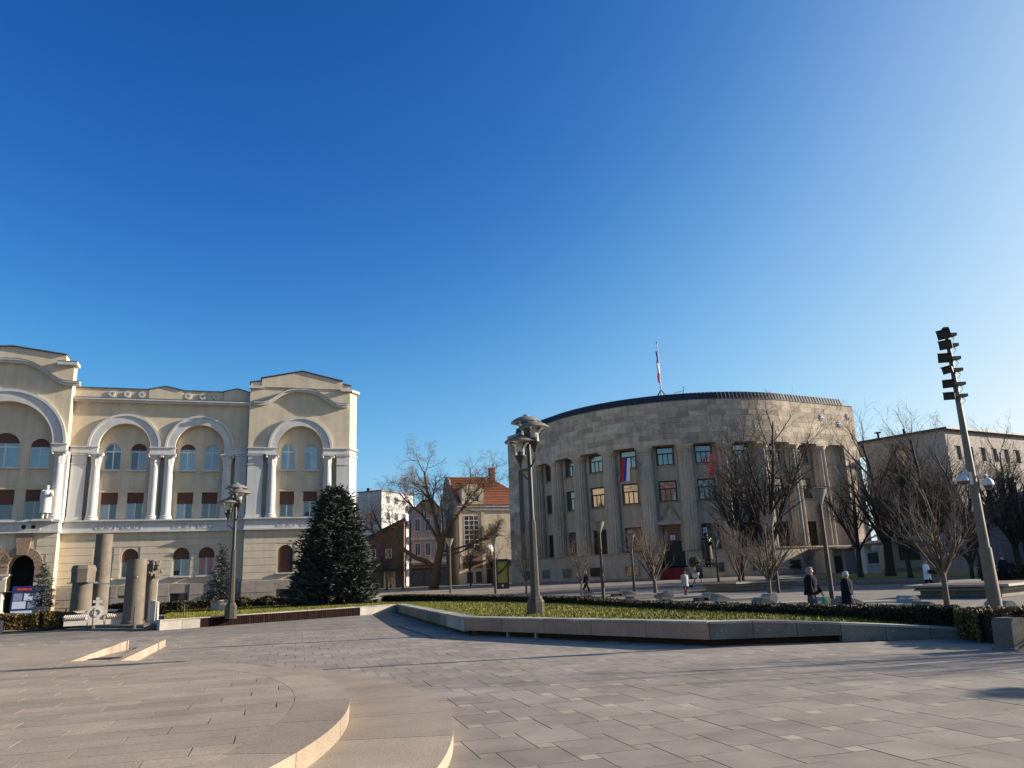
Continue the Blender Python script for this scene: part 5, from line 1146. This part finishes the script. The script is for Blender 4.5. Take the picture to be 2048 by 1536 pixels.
def basin(x, y, rz, w, d_, label):
    o = empty('stone_basin', (x, y, gz(y) - .03), rz, label, 'planter', 'stepped stone basins on the square')
    B('base', 'granite_grey', o, (-w / 2 + .5, w / 2 - .5, -d_ / 2 + .5, d_ / 2 - .5, 0, .30)); B('ledge', 'bench_stone', o, (-w / 2 + .3, w / 2 - .3, -d_ / 2 + .3, d_ / 2 - .3, .302, .36)); B('neck', 'granite_grey', o, (-w / 2 + .35, w / 2 - .35, -d_ / 2 + .35, d_ / 2 - .35, .362, .46)); B('top_slab', 'bench_stone', o, (-w / 2, w / 2, -d_ / 2, d_ / 2, .462, .56)); B('soil', 'leaf_litter', o, (-w / 2 + .6, w / 2 - .6, -d_ / 2 + .6, d_ / 2 - .6, .562, .585))
basin(16.2, 57.0, 27, 6.2, 4.2, 'stepped stone basin round the two tall bare trees'); basin(21.3, 37.6, 40, 5.6, 4.4, 'stepped stone basin between the young tree and the mast')
sb = empty('stone_bench', (24.5, 45.0, gz(45) - .03), 20, 'low stone bench behind the large basin near the mast', 'bench'); B('seat', 'bench_stone', sb, (-1.2, 1.2, -.3, .3, .36, .5)); B('leg', 'bench_stone', sb, (-1, -.7, -.25, .25, 0, .36)); B('leg', 'bench_stone', sb, (.7, 1, -.25, .25, 0, .36))
# stone post and black cycle rack in the lower right corner
po = empty('stone_post', (8.98, 15.05, 0), 20, 'chamfered rough stone post at the right edge before the hedge', 'post')
MB().prismy([(-.26, 0), (.26, 0), (.24, .44), (.12, .56), (-.16, .56), (-.23, .50)], -.2, .2).build('shaft', 'old_stone', po); B('foot', 'granite_grey', po, (-.3, .3, -.24, .24, -.02, .05))
rk = empty('cycle_rack', (9.75, 14.85, 0), 15, 'black metal rack of bent bars behind the stone post', 'rack')
for k in range(4): x = k * .22; MB().tube([(x, -.2, 0), (x, -.22, .3), (x + .05, -.1, .42), (x + .08, .15, .42), (x + .08, .2, 0)], .02, 7).build('hoop', 'black_plastic', rk, smooth='all')
B('rail', 'black_plastic', rk, (-.1, 1.0, -.24, -.20, .03, .07), (-.1, 1.0, .18, .22, .03, .07))
# advertising display, kiosk
ad = empty('advertising_display', (-1.62, 76.0, gz(76) - .03), 6, 'black framed advertising display with a dark olive poster', 'billboard')
MB().prismy(rect(-.62, .62, 0, 2.75), -.12, .12, [rect(-.48, .48, .55, 2.5)]).build('frame', 'black_plastic', ad); B('poster', 'ad_green', ad, (-.48, .48, -.06, -.04, .55, 2.5)); MB().prismy([(-.48, 1.3), (-.2, 1.35), (.48, 2.1), (.48, 2.3), (.1, 1.9), (-.48, 1.5)], -.066, -.062).build('poster_print', 'black_plastic', ad); MB().lathe([(.1, -.01), (.1, .01)], 12, (0, 0, 0)).build('maker_badge', 'white_plastic', ad, loc=(0, -.125, .3)).rotation_euler = (R(90), 0, 0)
# bronze statue's low plinth and planters at the stair
for lb, p in (('round clipped bush in a pot right of the palace stairs', (17.9, 82.0)), ('pale stone urn left of the palace stairs', (13.9, 81.9))):
    o = empty('planter_pot', (p[0], p[1], gz(p[1]) - .03), 0, lb, 'planter'); MB().lathe([(.26, 0), (.3, .04), (.4, .55), (.44, .56), (.44, .62), (.3, .62)], 16).build('pot', 'pot', o, smooth=True)
    if 'bush' in lb:
        MB().tube([(0, 0, .6), (0, 0, 1.3)], .03, 6).build('stem', 'bark', o); lf = MB(); rg = random.Random(8)
        for _ in range(500):
            d = Vector((rg.gauss(0, 1), rg.gauss(0, 1), rg.gauss(0, .7))).normalized() * rg.uniform(.35, .62); c = d + Vector((0, 0, 1.7)); u = Vector((rg.gauss(0, 1), rg.gauss(0, 1), rg.gauss(0, 1))).normalized() * .09; v_ = u.cross(d).normalized() * .06; lf.add([tuple(c - u), tuple(c + v_), tuple(c + u), tuple(c - v_)], [(0, 1, 2, 3)])
        lf.build('leaves', 'hedge_leaf', o, kind='stuff', recalc=False)
bk = empty('hoop_stand', (13.0, 60.0, gz(60) - .03), 10, 'thin stand with a black ring and small white plate behind the grey coated woman', 'stand')
MB().tube([(-.25, 0, 0), (-.1, 0, .55), (.05, 0, .75)], .03, 6).build('stem', 'black_plastic', bk); MB().ring(.28, .62, .24, .28, 0, 2 * pi, -.02, .02, 24).build('ring', 'black_plastic', bk); B('plate', 'white_plastic', bk, (-.15, .35, -.05, -.03, .92, 1.15))

# ruined columns on a low platform, left
pf = MB().prism([(-25.4, 40.6), (-16.3, 34.9), (-15.2, 36.4), (-17.5, 44), (-27, 48)], -.02, .11).prism([(-24.9, 41.0), (-16.6, 35.7), (-15.8, 36.8), (-17.8, 43.6), (-26.6, 47.4)], .11, .22); pf.build('platform', 'old_stone', kind='structure')
def ruin(x, y, r, h, label, top=None, twist=0):
    o = empty('ruined_column', (x, y, .22), 0, label, 'column', 'ancient columns beside the hall')
    n = 10; pr = [(r * 1.12, 0), (r * 1.1, .12), (r, .16)] + [(r * (1 - .08 * k / n), .16 + (h - .16) * k / n) for k in range(1, n + 1)]
    MB().lathe(pr, 22).build('shaft', 'old_stone', o, smooth=True)
    if top == 'block':
        m = MB().box(-r * 1.02, r * 1.02, -r, r, h, h + .05); m.lathe([(r * 1.12, h + .05), (r * 1.14, h + .5), (r * 1.2, h + .72), (r * 1.05, h + .9), (r * .85, h + .93), (r * .7, h + .84)], 8); m.build('capital', 'old_stone', o)
    if top == 'carved':
        m = MB(); rg = random.Random(4); m.lathe([(r * .9, h), (r * 1.05, h + .2), (r * 1.35, h + .75), (r * 1.45, h + .95), (r * 1.2, h + 1.0)], 12, flute=.18)
        for _ in range(22): a = rg.uniform(0, 2 * pi); zz = rg.uniform(h + .15, h + .95); rr = r * (1.0 + .4 * (zz - h)); m.lathe([(.02, -.12), (.1, -.05), (.11, .04), (.03, .12)], 6, (cos(a) * rr, sin(a) * rr, zz))
        m.build('capital', 'old_stone', o)
    return o
ruin(-22.9, 42.0, .52, 2.0, 'left ancient column carrying a broken stone block', 'block')
ruin(-22.8, 43.6, .46, 4.6, 'tallest ancient column, behind the one with the block')
ruin(-18.15, 37.9, .47, 2.95, 'thick ancient column with a plain cut top, nearest the lawn')
ruin(-18.2, 39.6, .34, 1.95, 'thin ancient column with a leafy carved capital', 'carved')
ruin(-21.8, 46.8, .40, 3.0, 'dark ancient pillar farthest back between the thick columns')
cm = empty('carved_monument', (-20.35, 38.8, .22), 28, 'white carved stone monument with a small cross and twisted side columns', 'monument')
MB().prismy([(-.34, 0), (.34, 0), (.30, .30), (.42, .55), (.30, .82), (.07, .90), (.07, 1.02), (.2, 1.0), (.2, 1.14), (.07, 1.12), (.09, 1.26), (-.09, 1.26), (-.07, 1.12), (-.2, 1.14), (-.2, 1.0), (-.07, 1.02), (-.07, .90), (-.30, .82), (-.42, .55), (-.30, .30)], -.09, .09).build('centre_slab', 'marble', cm)
MB().ring(0, .56, .13, .2, 0, 2 * pi, -.13, -.085, 18).build('roundel', 'marble', cm)
for s in (-1, 1):
    m = MB(); N = 40
    for st in range(3): m.tube([(s * (.42 + .95 * i / N), -.06 + .085 * cos(i * .55 + st * 2.09), .37 + .085 * sin(i * .55 + st * 2.09)) for i in range(N + 1)], .055, 6)
    m.build('twisted_column', 'marble', cm, smooth='all'); B('side_base', 'marble', cm, (min(s * .4, s * 1.35), max(s * .4, s * 1.35), -.12, .14, 0, .22)); m = MB().prismy([(s * .36, .60), (s * .8, .56), (s * .98, .66), (s * .8, .67), (s * .5, .70)], -.05, .05); m.build('scroll', 'marble', cm)
rp = empty('hanging_cable', (0, 0, 0), 0, 'thin pale cable strung between the ancient columns', 'cable')
A_, B_ = Vector((-22.45, 41.75, 2.25)), Vector((-17.9, 37.5, 2.35)); MB().tube([tuple(A_.lerp(B_, i / 12) - UP * (.18 * sin(pi * i / 12))) for i in range(13)], .022, 5).build('cable', 'white_plastic', rp)
for k, (x, y) in enumerate(((-24.0, 40.2), (-21.9, 38.9), (-19.5, 36.9), (-17.0, 35.6), (-15.9, 38.2))):
    o = empty('barrier_post', (x, y, 0), 0, ('short steel post leftmost before the ancient columns', 'short steel post before the column with the block', 'short steel post before the carved monument', 'short steel post before the thick ancient column', 'short steel post between the ancient columns and the lawn')[k], 'post', 'posts round the ancient columns'); MB().lathe([(.03, 0), (.03, 1.0), (.04, 1.01), (.02, 1.04)], 8).build('shaft', 'lamp_metal', o); MB().lathe([(.11, 0), (.11, .25), (.04, .27)], 10).build('foot', 'lamp_metal', o)
rw = empty('white_marker', (-17.35, 38.2, .22), 10, 'white marble block leaning beside the thick ancient column', 'marker'); MB().prismy([(-.22, 0), (.22, 0), (.2, .95), (-.1, 1.05), (-.2, .9)], -.12, .12).build('block', 'marble', rw); MB().tube([(.12, -.2, 0), (.14, -.16, 2.0)], .02, 6).build('rod', 'white_plastic', rw)
gs = empty('kerb_block', (-23.9, 37.0, 0), 28, 'light stone block beside the bushy hedge at the left edge', 'block'); B('block', 'bench_stone', gs, (-.2, .2, -.25, .25, 0, .62)); B('bench_end', 'bench_stone', gs, (-2.6, -.5, -.2, .2, 0, .40))
# poster board in front of the porch
pbz = empty('poster_board', (-31.35, 51.2, .28), 19, 'leaning blue poster board with pale pictures in front of the porch', 'sign')
bo = MB().prismy(rect(-.95, .95, .3, 2.05), -.03, .03).build('panel', 'poster_navy', pbz); bo.rotation_euler = (R(-8), 0, 0)
for r_, (row) in enumerate((((-.85, -.35, 'poster_grey'), (-.25, .25, 'poster_pale'), (.3, .85, 'poster_grey')), ((-.85, -.1, 'poster_pale'), (0, .4, 'poster_grey'), (.45, .88, 'poster_pale')))):
    for a, b, m in row: B('picture', m, bo, (a, b, -.04, -.031, 1.15 - r_ * .5, 1.6 - r_ * .5))
B('headline', 'banner_red', bo, (-.7, .1, -.04, -.031, 1.8, 1.9)); B('strip', 'poster_pale', bo, (-.88, .88, -.04, -.031, .36, .52)); B('foot', 'dark_iron', pbz, (-1, 1, -.35, .35, 0, .3))

# ------------------------------------------------------------------ people
def person(label, loc, rz, H, coat, trous, hair, coat_hem=.42, swing=20, arm=(10, -10), bend=(12, 12), name='person', skirt=False, lean=0, shoe='shoe', bodym='skin', hat=None, carry=None, cat='person'):
    o = empty(name, loc, rz, label, cat); h = H
    J = {}; E_ = []
    def add(k, p, r, par=None):
        J[k] = (Vector(p) * h, r * h)
        if par: E_.append((par, k))
    ln = math.tan(R(lean)); lf = lambda z: -(z - .5) * ln
    add('pelvis', (0, 0, .52), .075); add('spine', (0, lf(.62), .62), .07, 'pelvis'); add('chest', (0, lf(.75), .75), .070, 'spine'); add('neck', (0, lf(.84), .845), .032, 'chest'); add('jaw', (0, lf(.88) - .012, .885), .042, 'neck'); add('head', (0, lf(.925) - .004, .925), .056, 'jaw'); add('crown', (0, lf(.965) + .004, .962), .036, 'head'); add('nose', (0, lf(.915) - .066, .912), .011, 'head')
    for s, nm in ((-1, 'l'), (1, 'r')): add('ear' + nm, (s * .056, lf(.92) + .004, .918), .011, 'head')
    for s, nm, sw, ar, be in ((-1, 'l', swing, arm[0], bend[0]), (1, 'r', -swing, arm[1], bend[1])):
        a, k2 = R(sw), R(sw - (abs(sw) * .9 if sw < 0 else 4))
        hip = Vector((s * .052, 0, .50)); kn = hip + Vector((0, -sin(a), -cos(a))) * .235; an_ = kn + Vector((0, -sin(k2), -cos(k2))) * .225; toe = an_ + Vector((s * .012, -.085, -.018))
        dz = 0
        add('hip' + nm, hip, .044, 'pelvis'); add('knee' + nm, kn, .025, 'hip' + nm); add('ankle' + nm, an_, .026, 'knee' + nm); add('toe' + nm, toe, .022, 'ankle' + nm)
        sh = Vector((s * .10, lf(.81), .812)); a, b = R(ar), R(ar + be); el = sh + Vector((s * .026, -sin(a) * .172, -cos(a) * .172)); wr = el + Vector((-s * .006, -sin(b) * .15, -cos(b) * .15)); pa = wr + (wr - el).normalized() * .045
        add('sh' + nm, sh, .032, 'chest'); add('el' + nm, el, .030, 'sh' + nm); add('wr' + nm, wr, .019, 'el' + nm); add('palm' + nm, pa, .021, 'wr' + nm)
        dd = (wr - el).normalized(); sd2 = Vector((0, 1, 0)) if abs(dd.y) < .9 else UP; sd2 = (sd2 - dd * sd2.dot(dd)).normalized()
        for q in range(4): add('f%s%d' % (nm, q), pa + dd * (.042 - .004 * abs(q - 1.4)) + sd2 * (.011 * (q - 1.5)) - Vector((s * .012, 0, 0)), .0055, 'palm' + nm)
        add('th' + nm, wr + dd * .03 - sd2 * .03, .006, 'wr' + nm)
    zmin = min(J[k][0].z for k in J) - .018 * h
    for k in J: J[k] = (J[k][0] - UP * zmin, J[k][1])
    keys = list(J); me = bpy.data.meshes.new('body'); me.from_pydata([tuple(J[k][0]) for k in keys], [(keys.index(a), keys.index(b)) for a, b in E_], [])
    me.materials.append(M[bodym]); bo = link_mesh('body', me, o); sk = bo.modifiers.new('skin', 'SKIN'); sk.use_smooth_shade = True; ss = bo.modifiers.new('sub', 'SUBSURF'); ss.levels = ss.render_levels = 1
    for i, k in enumerate(keys): v = me.skin_vertices[0].data[i]; v.radius = (J[k][1], J[k][1]); v.use_root = (k == 'pelvis')
    P = lambda k: J[k][0]
    if coat:
        c = MB(); hemz = coat_hem * h; top = P('neck').z
        def ring_(z, rx, ry, cy): return [(rx * h * cos(2 * pi * i / 18), cy + ry * h * sin(2 * pi * i / 18), z) for i in range(18)]
        zs = [(hemz, .150, .132), (hemz + .06 * h, .148, .13), (P('pelvis').z + .02 * h, .140, .118), (P('spine').z, .136, .115), (P('chest').z, .142, .118), (P('shl').z - .01 * h, .130, .096), (P('shl').z + .025 * h, .085, .068), (top - .012 * h, .050, .052), (top + .004 * h, .052, .054)]
        if skirt: zs[0] = (hemz, .155, .135); zs[1] = (hemz + .1 * h, .14, .12)
        b0 = len(c.v)
        for z, rx, ry in zs: c.v += ring_(z, rx, ry, -(z / h - .5) * ln * h)
        for i in range(len(zs) - 1):
            for k in range(18): a = b0 + i * 18 + k; b = b0 + i * 18 + (k + 1) % 18; c.f.append((a, b, b + 18, a + 18))
        for s in 'lr': w1_, w2_ = P('wr' + s), P('el' + s); c.tube([P('sh' + s) + UP * .02 * h, P('sh' + s) - UP * .02 * h, P('sh' + s).lerp(P('el' + s), .5), P('el' + s), P('el' + s).lerp(w1_, .5), w1_], [.058 * h, .062 * h, .054 * h, .049 * h, .044 * h, .038 * h], 10)
        for s in 'lr': q = P('sh' + s); c.lathe([(.012 * h, -.058 * h), (.045 * h, -.04 * h), (.061 * h, 0), (.05 * h, .034 * h), (.012 * h, .052 * h)], 12, tuple(q + Vector((-q.x * .12, 0, -.012 * h))))
        c.build('coat', coat, o, smooth='all')
    if trous:
        c = MB()
        for s in 'lr': c.tube([P('pelvis') + Vector((P('hip' + s).x * .8, 0, .01 * h)), P('hip' + s), P('hip' + s).lerp(P('knee' + s), .5), P('knee' + s), P('knee' + s).lerp(P('ankle' + s), .5), P('ankle' + s) + UP * .008 * h], [.075 * h, .075 * h, .062 * h, .050 * h, .044 * h, .040 * h], 10)
        c.build('trousers', trous, o, smooth='all')
    for s in 'lr':
        a, t = P('ankle' + s), P('toe' + s); MB().tube([a + Vector((0, .03 * h, -.02 * h)), a + Vector((0, .01 * h, -.008 * h)), a.lerp(t, .6) + UP * .004 * h, t + Vector((0, -.02 * h, 0))], [.028 * h, .036 * h, .032 * h, .018 * h], 9).build('shoe', shoe, o, smooth='all')
    if hair:
        hd = P('head'); c = MB(); pr = [(.058, -.05), (.063, -.015), (.062, .022), (.050, .050), (.022, .064)]
        for i, (r, z) in enumerate(pr):
            for k in range(16):
                a = 2 * pi * k / 16; fr = -sin(a)                    # 1 at the face, -1 at the nape
                lo = .034 if fr > .45 else (.004 if fr > -.1 else -1); zz = max(z, lo) if z < .05 else z; rr = r * (.97 if zz > z else 1)
                c.v.append((hd.x + rr * h * cos(a) * .96, hd.y + .006 * h + rr * h * 1.1 * sin(a), hd.z + zz * h))
        for i in range(len(pr) - 1):
            for k in range(16): a = i * 16 + k; b = i * 16 + (k + 1) % 16; c.f.append((a, b, b + 16, a + 16))
        c.f.append(tuple(64 + k for k in range(16))); c.build('hair', hair, o, smooth='all')
    hd = P('head'); e = MB()
    for sx in (-1, 1): e.lathe([(.001, -.006 * h), (.006 * h, 0), (.001, .006 * h)], 6, (hd.x + sx * .022 * h, hd.y - .052 * h, hd.z + .004 * h))
    e.build('eyes', 'black_plastic' if bodym == 'skin' else bodym, o); MB().box(hd.x - .016 * h, hd.x + .016 * h, hd.y - .058 * h, hd.y - .045 * h, hd.z - .036 * h, hd.z - .031 * h).build('mouth', 'cloth_maroon' if bodym == 'skin' else bodym, o)
    return o, P
mo, P = person('man in a black jacket and jeans walking beside a lamp', (9.05, 25.2, -.03), 62, 1.68, 'cloth_black', 'denim', 'hair_short', .47, 16, (-4, 22), (18, 10), lean=2)
ph = P('palmr'); gbg = empty('shopping_bag', (0, 0, 0), 0, 'bright green carrier bag held by the man in black', 'bag'); gbg.matrix_world = mo.matrix_basis
gbg.location = mo.location + Matrix.Rotation(R(62), 3, 'Z') @ Vector((ph.x + .02, ph.y - .02, 0)); gbg.rotation_euler = (0, 0, R(62))
z0 = ph.z - .08
MB().add([(x * w, y * t, z) for z, w, t in ((z0 - .42, .15, .07), (z0 - .30, .17, .085), (z0 - .1, .15, .05), (z0 - .02, .05, .02)) for x, y in ((-1, -1), (1, -1), (1, 1), (-1, 1))], [(0, 1, 2, 3)] + [(4 * i + k, 4 * i + (k + 1) % 4, 4 * i + 4 + (k + 1) % 4, 4 * i + 4 + k) for i in range(3) for k in range(4)]).build('pouch', 'bag_green', gbg); MB().tube([(-.04, 0, z0 - .04), (-.02, 0, z0 + .06), (.02, 0, z0 + .06), (.04, 0, z0 - .04)], .006, 5).build('handle', 'bag_green', gbg)
person('white haired woman in a long dark coat walking right of a lamp', (10.22, 25.35, -.03), 60, 1.50, 'cloth_navy', 'cloth_black', 'hair_grey', .30, 15, (6, -8), (14, 10), skirt=True, lean=2, shoe='shoe_white')
person('man in black walking past the slight young tree', (5.05, 61.4, gz(61.4) - .03), 80, 1.72, 'cloth_black', 'cloth_black', 'hair_fair', .45, 20, (-12, 14), (14, 14))
wo_, P = person('woman in a grey coat and maroon trousers seen from behind', (10.68, 52.2, gz(52.2) - .03), 190, 1.52, 'cloth_grey', 'cloth_maroon', 'hair_dark', .36, 10, (4, -4), (10, 10), skirt=True)
hb_ = empty('handbag', wo_.location, 190, 'small dark handbag hanging at the grey coated woman\'s side', 'bag'); MB().prismy([(-.28, .45), (-.48, .45), (-.46, .62), (-.3, .62)], -.06, .06).build('pouch', 'cloth_navy', hb_); MB().tube([(-.38, -.02, .62), (-.2, -.15, .95), (.05, -.17, 1.2), (.16, -.05, 1.27)], .012, 5).build('strap', 'cloth_black', hb_)
wo_, P = person('fair haired woman in a long white coat walking away on the right', (25.62, 50.75, gz(50.75) - .03), 215, 1.66, 'cloth_white', 'cloth_black', 'hair_fair', .26, 20, (8, -8), (14, 14), skirt=True)
hb_ = empty('handbag', wo_.location, 215, 'black handbag against the white coat', 'bag'); MB().prismy([(-.2, .78), (.22, .78), (.2, 1.0), (-.16, 1.0)], .22, .34).build('pouch', 'cloth_black', hb_); MB().tube([(0, .26, 1.0), (-.1, .2, 1.25), (-.15, .05, 1.38)], .012, 5).build('strap', 'cloth_black', hb_)
person('companion in a pale top and pink scarf behind the twigs, beside the white coat', (26.9, 51.2, gz(51.2) - .03), 215, 1.58, 'cloth_pink', 'cloth_black', 'hair_fair', .45, 15, (8, -8), (14, 14))
person('man in a dark jacket stepping left at the right edge', (30.6, 50.75, gz(50.75) - .03), -78, 1.80, 'cloth_navy', 'cloth_black', 'hair_dark', .40, 24, (20, -15), (20, 15), lean=9)
person('distant person in a pale coat by the guard house', (40.3, 82.0, gz(82) - .03), 20, 1.6, 'cloth_grey', 'cloth_black', 'hair_dark', .35, 10, (6, -6), (20, 12), skirt=True)
# bronze statue at the palace
sp_ = loc_pal(-5.4, 20.6, 0)
person('oversize dark bronze statue of a standing man before the palace wall', (sp_[0], sp_[1], 2.0), 10, 3.55, 'bronze', 'bronze', 'bronze', .22, 4, (4, 35), (8, 50), name='statue', bodym='bronze', shoe='bronze', skirt=False, cat='statue')
stp = empty('statue_plinth', (sp_[0], sp_[1], 0), -5, 'plain pale stone plinth under the bronze statue', 'plinth'); B('block', 'travertine_plain', stp, (-.75, .75, -.65, .65, .7, 2.0)); B('cap', 'travertine_dark', stp, (-.82, .82, -.72, .72, 1.9, 1.995))

hm = Matrix.Translation((-19.88, 57.51, 0)) @ Matrix.Rotation(R(18.5), 4, 'Z'); fs_ = hm @ Vector((-12.55, YR - .30, 6.62))
person('white stone figure standing at the foot of a column on the yellow hall', tuple(fs_), 30, 2.25, 'trim_white', 'trim_white', 'trim_white', .16, 5, (-10, 40), (10, 70), name='statue', bodym='trim_white', shoe='trim_white', skirt=True, cat='statue')
sb_ = hm @ Vector((-12.55, YR - .30, 6.45)); sbo = empty('stone_pedestal', tuple(sb_), 18.5, 'white stepped pedestal under the stone figure on the hall', 'pedestal'); MB().prismy([(-.75, 0), (.5, 0), (.45, .13), (-.6, .13)], -.3, .3).build('step', 'trim_white', sbo)

# linear drain let into the paving before the planter wall, and a poster in a palace window
dp, dq = Vector((-7.1, 38.9)), Vector((-2.55, 23.9)); dd_ = (dq - dp); LL_ = dd_.length; da_ = math.atan2(dd_.y, dd_.x)
dr = empty('drain_channel', (dp.x, dp.y, 0), math.degrees(da_), 'narrow dark slot drain running along the shaded planter wall', 'drain')
B('channel', 'dark_void', dr, (0, LL_, -.04, .04, -.01, .0035)); B('edge_strip', 'lamp_metal', dr, (0, LL_, -.055, -.041, -.01, .005)); B('edge_strip', 'lamp_metal', dr, (0, LL_, .041, .055, -.01, .005))
sq, kq = [q for q in bays if q[1] == 1][0]; pq = fp_(sq, -1.20); wp = empty('window_poster', (21.56 + pq[0], 103.64 + pq[1], 4.9), math.degrees(path_at(sq)[1]), 'white poster with dark blue characters in a ground floor palace window', 'poster')
B('sheet', 'flag_white', wp, (-.86, -.42, -.03, -.02, 0, 1.25))
for j in range(3):
    z = .12 + j * .36
    B('character', 'flag_blue', wp, (-.80, -.74, -.036, -.031, z, z + .28)); B('character', 'flag_blue', wp, (-.739, -.50, -.036, -.031, z, z + .05)); B('character', 'flag_blue', wp, (-.739, -.50, -.036, -.031, z + .23, z + .28)); B('character', 'flag_blue', wp, (-.60, -.54, -.036, -.031, z + .051, z + .229))
